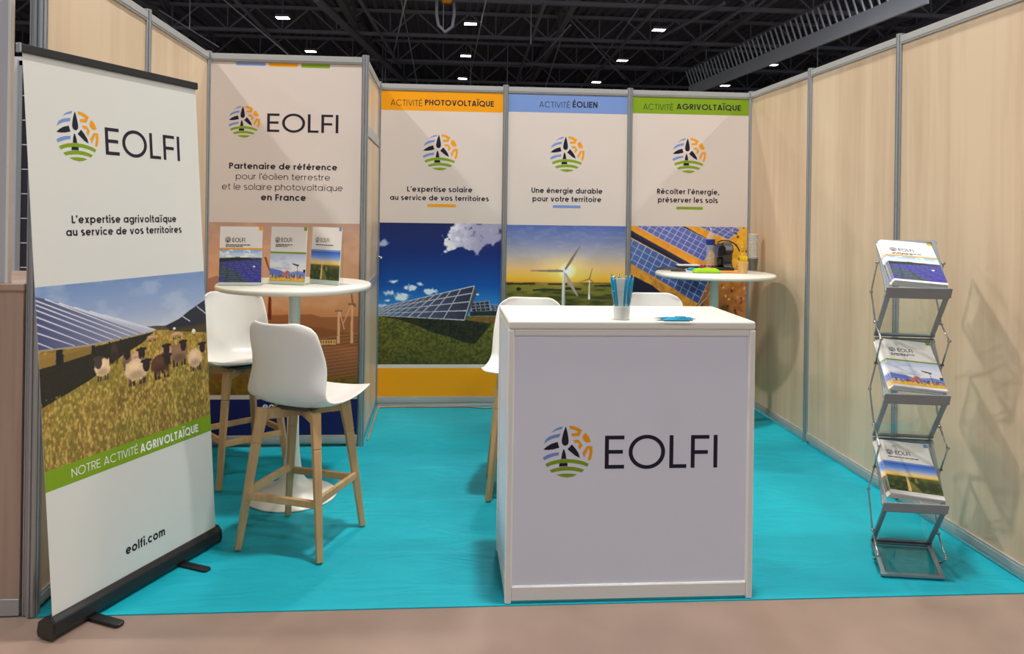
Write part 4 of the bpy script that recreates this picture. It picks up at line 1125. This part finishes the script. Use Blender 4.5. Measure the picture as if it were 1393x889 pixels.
for lvl, i in enumerate((3, 2, 1)):
    a, b = fpt(0, i), fpt(1, i); d = (b - a).normalized()
    sl = (bpt(0, i) - fpt(0, i) + bpt(1, i) - fpt(1, i)).normalized()
    sl = (sl - d * sl.dot(d)).normalized(); nn = d.cross(sl).normalized()
    if nn.z < 0: nn = -nn
    skew = Vector((.10, 0, 0))
    sl2 = (bpt(0, i) - fpt(0, i)).normalized()
    N = 6; mid = (a + b) / 2
    for k in range(N):
        sh = -.006 + .0022 * k + random.uniform(-.0015, .0015)
        zz = (sl * .45 + sl2 * .55).normalized(); xq = (d - zz * d.dot(zz)).normalized()
        org = mid - xq * (.105 - sh * 1.4) + sl * (.022 + .001 * k) + nn * (.0105 + .0042 * k + .0037) + zz * .010 + d * .014
        xa = (xq + zz * random.uniform(-.012, .012)).normalized()
        lab = ('front brochure with %s cover on the %s of the rack' % (pics[lvl], words[lvl])) if k == N - 1 else ('brochure beneath the front %s one on the rack, only its edges showing' % pics[lvl])
        brochure(lvl, org, xa, zz, lab, gl[lvl])
# ------------------------------------------------------------------ on the counter: cup, pens
cu = Vector((1.226, -2.932, ch + .0005))
T = thing('pen_cup', 'white frosted pen cup near the front edge of the counter', 'cup', tuple(cu))
MB().lathe([(0, 0), (.030, 0), (.031, .004), (.034, .050), (.0345, .054), (.0325, .054), (.0285, .006), (0, .006)], n=32, cap=False).build('frosted_base', M['frost'], T, smooth=True)
MB().lathe([(.0345, .054), (.043, .118), (.0415, .118), (.0330, .054)], n=32, cap=False).build('clear_rim', M['acrylic'], T, smooth=True)
MB().box((-.021, -.004, .008), (.019, .003, .162)).build('paper_insert', M['paper'], T)
def make_pen():
    T = thing('pen', '', '', (0, 0, 0), 0, 'turquoise pens in the cup')
    MB().lathe([(.0022, .022), (.0048, .038), (.0050, .045), (.0050, .132), (.0042, .136), (.0030, .137)], n=12).build('barrel', M['teal'], T, smooth=True)
    MB().lathe([(.0006, 0), (.0010, .006), (.0024, .024)], n=10).build('tip', M['dark_grey'], T, smooth=True)
    MB().lathe([(.0030, .136), (.0030, .146), (.0018, .148)], n=10).build('push_button', M['steel'], T, smooth=True)
    mb = MB(); mb.box((-.002, .0045, .085), (.002, .0072, .130)); mb.build('clip', M['teal'], T)
    return T
pen0 = make_pen(); pens = [pen0]
spots = [(-.044, -.006, 'leftmost'), (-.033, -.020, ''), (-.030, .014, ''), (-.006, .024, ''), (.012, -.020, ''), (.020, .016, ''), (.034, .008, ''), (.041, -.010, 'rightmost')]
for i, (dx, dy, wd) in enumerate(spots):
    p = pen0 if i == 0 else copy_tree(pen0)
    topv = cu + Vector((dx * 1.05, dy * 1.05, .180 - .006 * (i % 3))); lo = cu + Vector((dx * .55, dy * .55, .030))
    z = (topv - lo).normalized(); x = Vector((0, 1, 0)).cross(z).normalized(); y = z.cross(x)
    o = topv - z * .148
    p.matrix_world = Matrix(((x.x, y.x, z.x, o.x), (x.y, y.y, z.y, o.y), (x.z, y.z, z.z, o.z), (0, 0, 0, 1)))
    lab = ['leftmost turquoise pen standing in the white cup', 'turquoise pen second from the left in the front of the cup', 'turquoise pen hidden behind the two left ones in the cup', 'turquoise pen sticking up behind the white insert of the cup',
           'turquoise pen in front of the white insert, right of centre in the cup', 'turquoise pen behind the right side of the white insert', 'turquoise pen second from the right in the cup', 'rightmost turquoise pen standing in the white cup'][i]
    p['label'] = lab; p['category'] = 'pen'
for i, (px, py, ang) in enumerate(((917, 435.2, 92), (922, 433.6, 86), (914, 432.2, 93))):
    p = copy_tree(pen0); c = onz(px, py, ch + .006)
    a = math.radians(ang); z = Vector((math.sin(a), math.cos(a), 0)); y = Vector((0, 0, 1)); x = y.cross(z)
    o = Vector((c.x, c.y, ch + .0056)) - z * .074
    p.matrix_world = Matrix(((x.x, y.x, z.x, o.x), (x.y, y.y, z.y, o.y), (x.z, y.z, z.z, o.z), (0, 0, 0, 1)))
    p['group'] = 'turquoise pens lying on the counter'; p['category'] = 'pen'
    p['label'] = ('turquoise pen lying flat on the counter, nearest its front edge', 'turquoise pen lying flat, middle of three on the counter', 'turquoise pen lying flat, farthest from the counter front edge')[i]

# ------------------------------------------------------------------ on the corner bar table
tz = 1.0995
def at2(px, py): p = onz(px, py, tz); return Vector((p.x, p.y, tz))
# coffee machine
p = at2(985, 366.5)
T = thing('coffee_machine', 'small black capsule coffee machine on the corner bar table', 'coffee machine', tuple(p), math.radians(-12))
MB().prism([(-.062, -.09), (.062, -.09), (.066, .11), (-.066, .11)], 0, .022).build('drip_tray', M['black'], T, bevel=.006)
mb = MB(); mb.prism([(-.10, .024), (.10, .024), (.112, .10), (.10, .17), (.06, .206), (-.02, .212), (-.085, .192), (-.115, .15), (-.06, .12), (-.04, .07)], -.018, .052, Matrix(((0, 0, 1, 0), (1, 0, 0, 0), (0, 1, 0, 0), (0, 0, 0, 1))))
mb.build('body', M['dark_grey'], T, bevel=.010, bseg=3)
mb = MB(); mb.prism([(-.098, .10), (-.10, .17), (-.02, .205), (.09, .17), (.10, .022), (-.03, .022), (-.04, .09)], -.060, -.018, Matrix(((0, 0, 1, 0), (1, 0, 0, 0), (0, 1, 0, 0), (0, 0, 0, 1))))
mb.build('side_shell', M['black_gloss'], T, bevel=.010, bseg=3)
mb = MB(); mb.tube([(-.034, -.118, .165), (-.034, -.095, .165)], .026, 20); mb.build('brew_head', M['black_gloss'], T, smooth=False, bevel=.003)
mb = MB(); mb.tube([(-.05, .02, .205), (-.02, .01, .222), (.03, .0, .222), (.07, .02, .205), (.105, .05, .175), (.125, .07, .14)], .005, 8); mb.build('power_cord', M['black'], T, smooth=True)
# water bottle
p = at2(965.5, 362.8)
T = thing('water_bottle', 'clear plastic water bottle with blue label beside the coffee machine', 'bottle', tuple(p))
pr = [(0, .004), (.030, 0), (.037, .006)]
for k in range(9):
    z = .012 + k * .0185; pr += [(.0385, z), (.0385, z + .010), (.0362, z + .014)]
pr += [(.038, .182), (.038, .225), (.034, .245), (.024, .268), (.0155, .284), (.0145, .296)]
MB().lathe(pr, n=28, cap=False).build('bottle_body', M['bottle_plastic'], T, smooth=True)
MB().lathe([(.0392, .178), (.0392, .222)], n=28, cap=False).build('label_band', M['bottle_label'], T, smooth=True)
MB().lathe([(.016, .292), (.016, .308), (.014, .310), (0, .310)], n=20).build('cap', M['white_plastic'], T, smooth=True)
# stack of paper cups
p = at2(1024.3, 367.3)
T = thing('paper_cup', 'mid grey paper cup under the tall cup stack on the corner table', 'cup', tuple(p))
MB().lathe([(0, .0), (.0275, 0), (.028, .004), (.036, .085), (.0385, .087), (.0385, .091), (.0355, .090), (.0265, .008), (0, .008)], n=28, cap=False).build('cup_wall', M['cup_dark'], T, smooth=True)
c0p = None
for k in range(13):
    if c0p is None:
        c0p = thing('paper_cup', 'pale grey paper cup in the tall stack on the corner table', 'cup', tuple(p + Vector((0, 0, .0915))), 0, 'paper cups in the tall stack')
        MB().lathe([(.0345, 0), (.0365, .0125), (.0385, .0135), (.0385, .0165), (.0355, .0162), (.0335, .001)], n=28, cap=False).build('cup_rim', M['cup_grey'], c0p, smooth=True)
        o = c0p
    else: o = copy_tree(c0p); o.location = tuple(p + Vector((.0008 * math.sin(k * 2.1), .0008 * math.cos(k * 1.7), .0915 + .0140 * k)))
# tan cup of yellow stirrers
p = at2(1010, 371)
T = thing('stirrer_cup', 'tan paper cup in front of the paper cup stack', 'cup', tuple(p))
MB().lathe([(0, 0), (.030, 0), (.0305, .004), (.040, .078), (.042, .080), (.040, .082), (.0375, .079), (.028, .006), (0, .006)], n=28, cap=False).build('cup_wall', M['kraft'], T, smooth=True)
s0 = None; k = 0
for rr, cnt in ((.012, 5), (.027, 11)):
    for q in range(cnt):
        t = 2 * PI * q / cnt + rr * 40
        if s0 is None:
            s0 = thing('stirrer', 'yellow plastic stirrer bunched in the tan cup', 'stirrer', (0, 0, 0), 0, 'yellow stirrers in the tan cup')
            MB().box((-.003, -.0014, 0), (.003, .0014, .108)).build('stick', M['yellow'], s0); MB().box((-.0062, -.0016, .092), (.0062, .0016, .112)).build('paddle', M['yellow'], s0, bevel=.002)
            o = s0
        else: o = copy_tree(s0)
        o.location = tuple(p + Vector((rr * math.cos(t) * .62, rr * math.sin(t) * .62, .0075 + .004 * (k % 2) + (.028 if k in (3, 9) else 0))))
        o.rotation_euler = (-.14 * math.sin(t) * rr / .027, .14 * math.cos(t) * rr / .027, t); k += 1
# soft lime pouch, orange packet, small blue one, pink pots, tray, booklet
def soft(name, label, cat, mat, c, sx, sy, sz, rz, seed):
    mb = MB(); r = random.Random(seed); n, m = 12, 6; vs = []
    for j in range(m + 1):
        for i in range(n + 1):
            u, v = -1 + 2 * i / n, -1 + 2 * j / m
            vs.append((u * sx / 2 * (1 + .04 * math.sin(5 * v)), v * sy / 2, sz * (.30 + .70 * (1 - u ** 6) * (1 - v ** 4)) + r.uniform(-.12, .12) * sz))
    fs = [(j * (n + 1) + i, j * (n + 1) + i + 1, (j + 1) * (n + 1) + i + 1, (j + 1) * (n + 1) + i) for j in range(m) for i in range(n)]
    b = len(vs)
    vs += [(x * .96, y * .92, 0) for x, y, z in vs[:]]
    fs += [tuple(b + q for q in reversed(f)) for f in fs[:]]
    ring = [i for i in range(n + 1)] + [j * (n + 1) + n for j in range(1, m + 1)] + [m * (n + 1) + i for i in range(n - 1, -1, -1)] + [j * (n + 1) for j in range(m - 1, 0, -1)]
    for a, c2 in zip(ring, ring[1:] + ring[:1]): fs.append((a, b + a, b + c2, c2))
    mb.add(vs, fs); o = mb.build(name, M[mat], smooth=True, subsurf=1)
    o.location = tuple(c); o.rotation_euler = (0, 0, rz); tag(o, label, cat)
    return o
soft('pouch', 'lime green soft pouch lying on the corner bar table', 'pouch', 'lime', at2(961, 370.8), .205, .075, .036, .03, 1)
soft('packet', 'flat orange packet lying right of the lime pouch', 'packet', 'orange', at2(992, 370.6), .130, .055, .014, -.05, 2)
soft('packet', 'small turquoise packet peeking out left of the lime pouch', 'packet', 'teal', at2(941, 367.2), .065, .05, .020, .2, 3)
for i, px in enumerate((956.5, 966.5)):
    T = tag(MB().lathe([(0, 0), (.017, 0), (.019, .003), (.021, .024), (.022, .026), (0, .027)], n=20).build('pot', M['pink'], smooth=True), ('left of two small magenta pots behind the lime pouch', 'right of two small magenta pots behind the lime pouch')[i], 'pot', 'small magenta pots'); T.location = tuple(at2(px, 364.6 + i * .5))
p = at2(913, 366.5)
T = thing('tray', 'dark metal tray at the left edge of the corner bar table', 'tray', tuple(p), .1)
MB().prism([(.105 * math.cos(t) , .075 * math.sin(t)) for t in (2 * PI * k / 36 for k in range(36))], 0.0, .006).build('plate', M['steel'], T)
mb = MB(); mb.tube([(.108 * math.cos(t), .078 * math.sin(t), .008) for t in (2 * PI * k / 36 for k in range(37))], .004, 8, cap=False); mb.build('rim', M['dark_grey'], T, smooth=True)
p = at2(936, 363.2)
T = thing('booklet', 'white booklet with dark edge lying behind the dark tray', 'booklet', tuple(p), -.06)
MB().box((-.09, -.04, 0), (.09, .05, .010)).build('cover', M['black'], T); MB().box((-.088, -.038, .010), (.088, .048, .022)).build('pages', M['paper'], T, bevel=.002)
p = at2(921, 368.6)
o = MB().box((-.055, -.006, 0), (.055, .006, .012)).build('marker', M['dark_grey'], bevel=.004); o.location = tuple(p + Vector((0, -.03, .0002))); o.rotation_euler = (0, 0, -.08); tag(o, 'grey marker lying before the dark tray on the corner table', 'marker')
# cords
def spline(pts, n=8):
    P = [Vector(p) for p in pts]; out = []
    for i in range(len(P) - 1):
        a, b, c, d = P[max(i - 1, 0)], P[i], P[i + 1], P[min(i + 2, len(P) - 1)]
        for k in range(n):
            t = k / n
            out.append(.5 * ((2 * b) + (c - a) * t + (2 * a - 5 * b + 4 * c - d) * t * t + (3 * b - a - 3 * c + d) * t ** 3))
    return out + [P[-1]]
def onfl(x, y, z=.0055): q = onz(x, y, 0); return Vector((min(q.x, 2.94), min(q.y, -.028), z))
pts = [onfl(x, y) for x, y in ((495, 599), (503, 574), (510, 556))] + [Vector((.05, -.06, .006))] + [Vector((x, y, .006)) for x, y in ((.25, -.045), (.5, -.05), (.7, -.05), (.86, -.10), (1.0, -.05), (1.5, -.06), (2.2, -.06), (2.45, -.10))]
pts[0].x = max(pts[0].x, .035); pts[1].x = max(pts[1].x, .035); pts[2].x = max(pts[2].x, .04)
tag(MB().tube(spline(pts), .005, 8).build('extension_cord', M['cord_orange'], smooth=True), 'thin salmon extension cord along the foot of the back wall', 'cord')
pts = [(2.60, -.16, 1.07), (2.62, -.13, .98), (2.60, -.10, .88), (2.54, -.08, .80), (2.50, -.07, .70), (2.47, -.06, .45), (2.48, -.05, .2), (2.46, -.08, .006)]
tag(MB().tube(spline(pts), .004, 8).build('power_cable', M['cord_white'], smooth=True), 'white cable hanging behind the corner bar table', 'cable')

# ------------------------------------------------------------------ neighbouring stand on the left
T = thing('display_counter', 'grey wood laminate counter of the next stand, at the left edge', 'counter', (-1.55, -2.75, 0))
MB().box((-2.10, -2.975, .062), (-1.036, -2.955, 1.205)).build('front_board', M['walnut'], T, world=True)
MB().box((-1.050, -2.955, .0), (-1.036, -2.40, 1.205)).build('side_board', M['walnut'], T, world=True)
MB().box((-2.10, -2.978, 0), (-1.036, -2.950, .062)).build('plinth', M['rail'], T, world=True, bevel=.002)
MB().box((-2.10, -2.985, 1.205), (-1.030, -2.40, 1.230)).build('worktop', M['walnut'], T, world=True, bevel=.003)
mb = MB(); mb.prism(octa(.011, (-1.0185, -2.968)), 0, 2.51); tag(mb.build('corner_post', M['alu'], smooth=False), 'slim aluminium post at the outer end of the left booth wall', 'post')
T = thing('column', 'pale grey square column standing on the next stand counter', 'column', (-1.15, -2.93, 1.2305))
MB().box((-1.21, -2.972, 1.2305), (-1.104, -2.948, 2.75)).build('shaft', M['wall_grey'], T, world=True, bevel=.003)
MB().box((-1.104, -2.974, 1.2305), (-1.094, -2.950, 2.75)).build('edge_strip', M['counter_frame'], T, world=True)
r = random.Random(5); pts = []
for k in range(60):
    t = k * .55; pts.append((-1.068 + .013 * math.cos(t) + r.uniform(-.004, .004), -2.80 + .06 * math.sin(t * .9), 1.24 + .0012 * k + .014 * abs(math.sin(t * .7))))
tag(MB().tube(spline(pts, 3), .004, 6).build('cable_coil', M['black_gloss'], smooth=True), 'tangle of black cable on the next stand counter', 'cable')
# photovoltaic module hung on the next stand's partition
MB().box((-3.6, -.90, 0), (-1.03, -.86, 2.46)).build('wall_neighbour', M['wall_grey'], kind='structure')
T = thing('solar_panel', 'dark solar panel with white cell lines beyond the left booth wall', 'solar panel', (-1.6, -.93, .3))
MB().box((-2.15, -.925, .35), (-1.05, -.902, 2.40)).build('cells', M['cell'], T, world=True)
mb = MB()
for k in range(1, 14): mb.box((-2.15, -.9262, .35 + .155 * k - .003), (-1.05, -.925, .35 + .155 * k + .003))
mb.build('cell_lines', M['wall_grey'], T, world=True)
mb = MB()
for lo, hi in (((-2.17, -.93, 2.40), (-1.04, -.902, 2.43)), ((-2.17, -.93, .32), (-1.04, -.902, .35)), ((-2.18, -.93, .32), (-2.15, -.902, 2.43)), ((-1.05, -.93, .32), (-1.036, -.902, 2.43))): mb.box(lo, hi)
mb.build('frame', M['alu'], T, world=True)

# ------------------------------------------------------------------ hall roof: trusses, lamps, catwalk, rods
def truss(name, a, b, h, label, group, step=2.4, mat='truss', cr=.09):
    a = Vector(a); b = Vector(b); d = (b - a); Ln = d.length; d.normalize(); upz = Vector((0, 0, h))
    T = thing(name, label, 'truss', tuple((a + b) / 2), 0, group)
    MB().bar(a + upz, b + upz, cr * 2, cr * 1.6).build('top_chord', M[mat], T, world=True)
    MB().bar(a, b, cr * 2, cr * 1.6).build('bottom_chord', M[mat], T, world=True)
    mb = MB(); n = int(Ln / step)
    for k in range(n):
        p = a + d * (k * step); q = a + d * ((k + .5) * step); r_ = a + d * ((k + 1) * step)
        mb.bar(p, q + upz, .07, .07); mb.bar(q + upz, r_, .07, .07); mb.bar(p, p + upz, .05, .05)
    mb.build('web', M[mat], T, world=True)
    return T
for y in (22.5, 28.5, 34.5, 40.5, 46.5, 52.5, 58.5):
    truss('roof_truss', (-26, y, 9.45), (40, y, 9.45), 1.05, 'dark steel lattice truss crossing under the hall roof', 'cross trusses of the hall roof')
for x in (-20, -12.2, -4.0, 5.4, 13.0, 21.0, 29.0):
    truss('roof_girder', (x, 14, 9.9), (x + 1.2, 61, 9.9), .62, 'dark steel girder running along the hall under the roof', 'long girders of the hall roof', 3.0, cr=.13)
# big slanting braces and thin suspension rods
def px_z(px, py, z): return onz(px, py, z)
def rod(name, p, q, r_, label, mat, group, cat='rod'):
    o = MB().tube([p, q], r_, 6).build(name, M[mat]); tag(o, label, cat, group); return o
for i, (pa, pb) in enumerate((((318, -2), (392, 74)), ((430, -2), (560, 120)), ((488, -2), (545, 92)), ((742, 2), (700, 118)), ((905, -2), (800, 112)), ((1030, -2), (850, 120)), ((985, 4), (885, 58)))):
    rod('roof_brace', px_z(*pa, 9.2), px_z(*pb, 9.3), .075 if i != 1 else .16, 'slanting steel brace under the dark hall roof', 'truss', 'slanting braces of the hall roof', 'brace')
for i, (pa, pb) in enumerate((((300, -4), (392, 74)), ((175, -12), (298, 64)), ((525, 118), (553, -4)), ((545, -4), (568, 116)), ((637, 116), (662, -4)), ((782, -4), (742, 118)), ((700, 118), (776, 34)), ((770, 20), (850, 108)), ((880, -4), (790, 120)))):
    rod('suspension_rod', px_z(*pa, 10.62), px_z(*pb, 8.35 + .1 * i), .028, 'thin pale suspension rod under the hall roof', 'truss_pale', 'suspension rods of the hall roof')
for i, (px, y0, y1) in enumerate(((520, -4, 116), (524, -4, 116), (603, -4, 40), (640, -4, 116), (722, -4, 60), (1112, -4, 92), (960, -4, 110), (690, 40, 116), (258, -4, 40))):
    p = px_z(px, max(y1, 40), 8.3); t = p.copy(); t.z = 10.735; b = p.copy()
    rod('hanging_wire', t, b, .018, 'thin wire hanging straight down from the hall roof', 'truss_pale', 'wires hanging from the hall roof', 'wire')
# lamps: regular grid under the roof, nearest rows light the booth
lamp0 = None
LX = (-13.5, -5.9, 1.5, 9.2, 16.8); LY = (-9.4, -3.2, 3.0, 9.2, 15.4, 24.3, 30.6, 36.9, 43.1, 49.3)
areas = {}
for y in LY:
    for x in LX:
        
        if lamp0 is None:
            lamp0 = thing('hall_lamp', 'bright lamp hanging in the regular grid under the hall roof', 'lamp', (x, y, 9.0), 0, 'lamps of the hall roof')
            MB().box((-.28, -.20, 0), (.28, .20, .12)).build('housing', M['lamp_body'], lamp0, bevel=.03)
            MB().box((-.24, -.16, -.012), (.24, .16, 0)).build('lens', M['lamp_lens'], lamp0)
            MB().tube([(0, 0, .12), (0, 0, 1.735)], .015, 6).build('hanger', M['truss'], lamp0)
            lamp = lamp0
        else:
            lamp = lamp0.copy(); COL.objects.link(lamp)
            for ch_ in list(lamp0.children):
                if ch_.type == 'MESH': c_ = ch_.copy(); COL.objects.link(c_); c_.parent = lamp
            lamp.location = (x, y, 9.0)
        if y in ROW_SHARE:
            key = ROW_SHARE[y] * (RIGHT_SHARE if x > 5 else 1.0)
            if key not in areas:
                area = bpy.data.lights.new('hall_lamp_light', 'AREA'); area.shape = 'DISK'; area.size = .55; area.energy = LAMP_POWER * key; area.color = LAMP_COLOR
                areas[key] = area
            area = areas[key]
            lo = bpy.data.objects.new('lamp_light', area); COL.objects.link(lo); lo.parent = lamp; lo.location = (0, 0, -.03)
# pale catwalk with ladder-like rail, upper right
a = px_z(1262, -8, 8.0); b = px_z(938, 124, 8.0)
T = thing('catwalk', 'pale blue steel catwalk with railing high under the hall roof', 'catwalk', tuple((a + b) / 2))
d = (b - a).normalized(); side = Vector((d.y, -d.x, 0))
if side.x > 0: side = -side
MB().bar(a, b, .10, .55).build('deck_beam', M['truss_pale'], T, world=True)
MB().bar(a + Vector((0, 0, 1.05)) + side * .3, b + Vector((0, 0, 1.05)) + side * .3, .07, .07).build('hand_rail', M['truss'], T, world=True)
n = 46
for k in range(n):
    p = a.lerp(b, (k + .5) / n)
    MB().bar(p + Vector((0, 0, .2)), p + Vector((0, 0, 1.05)) + side * .3, .05, .05).build('baluster', M['truss_pale'], T, world=True)
# chain hoist
p = px_z(604, 6, 8.6)
T = thing('chain_hoist', 'chain hoist with yellow hook block hanging under the hall roof', 'hoist', tuple(p))
MB().cbox((.1, 0, .25), (.34, .28, .42)).build('motor', M['tape_yellow'], T, bevel=.04)
MB().tube([(-.25, 0, 1.7), (-.25, 0, -.35), (-.18, 0, -.72), (.05, 0, -.95), (.3, 0, -.75), (.36, 0, -.3), (.34, 0, .1)], .06, 8).build('chain', M['truss'], T, smooth=True)
MB().tube([(.1, 0, .45), (.1, 0, 1.9)], .03, 8).build('hanger', M['truss'], T)
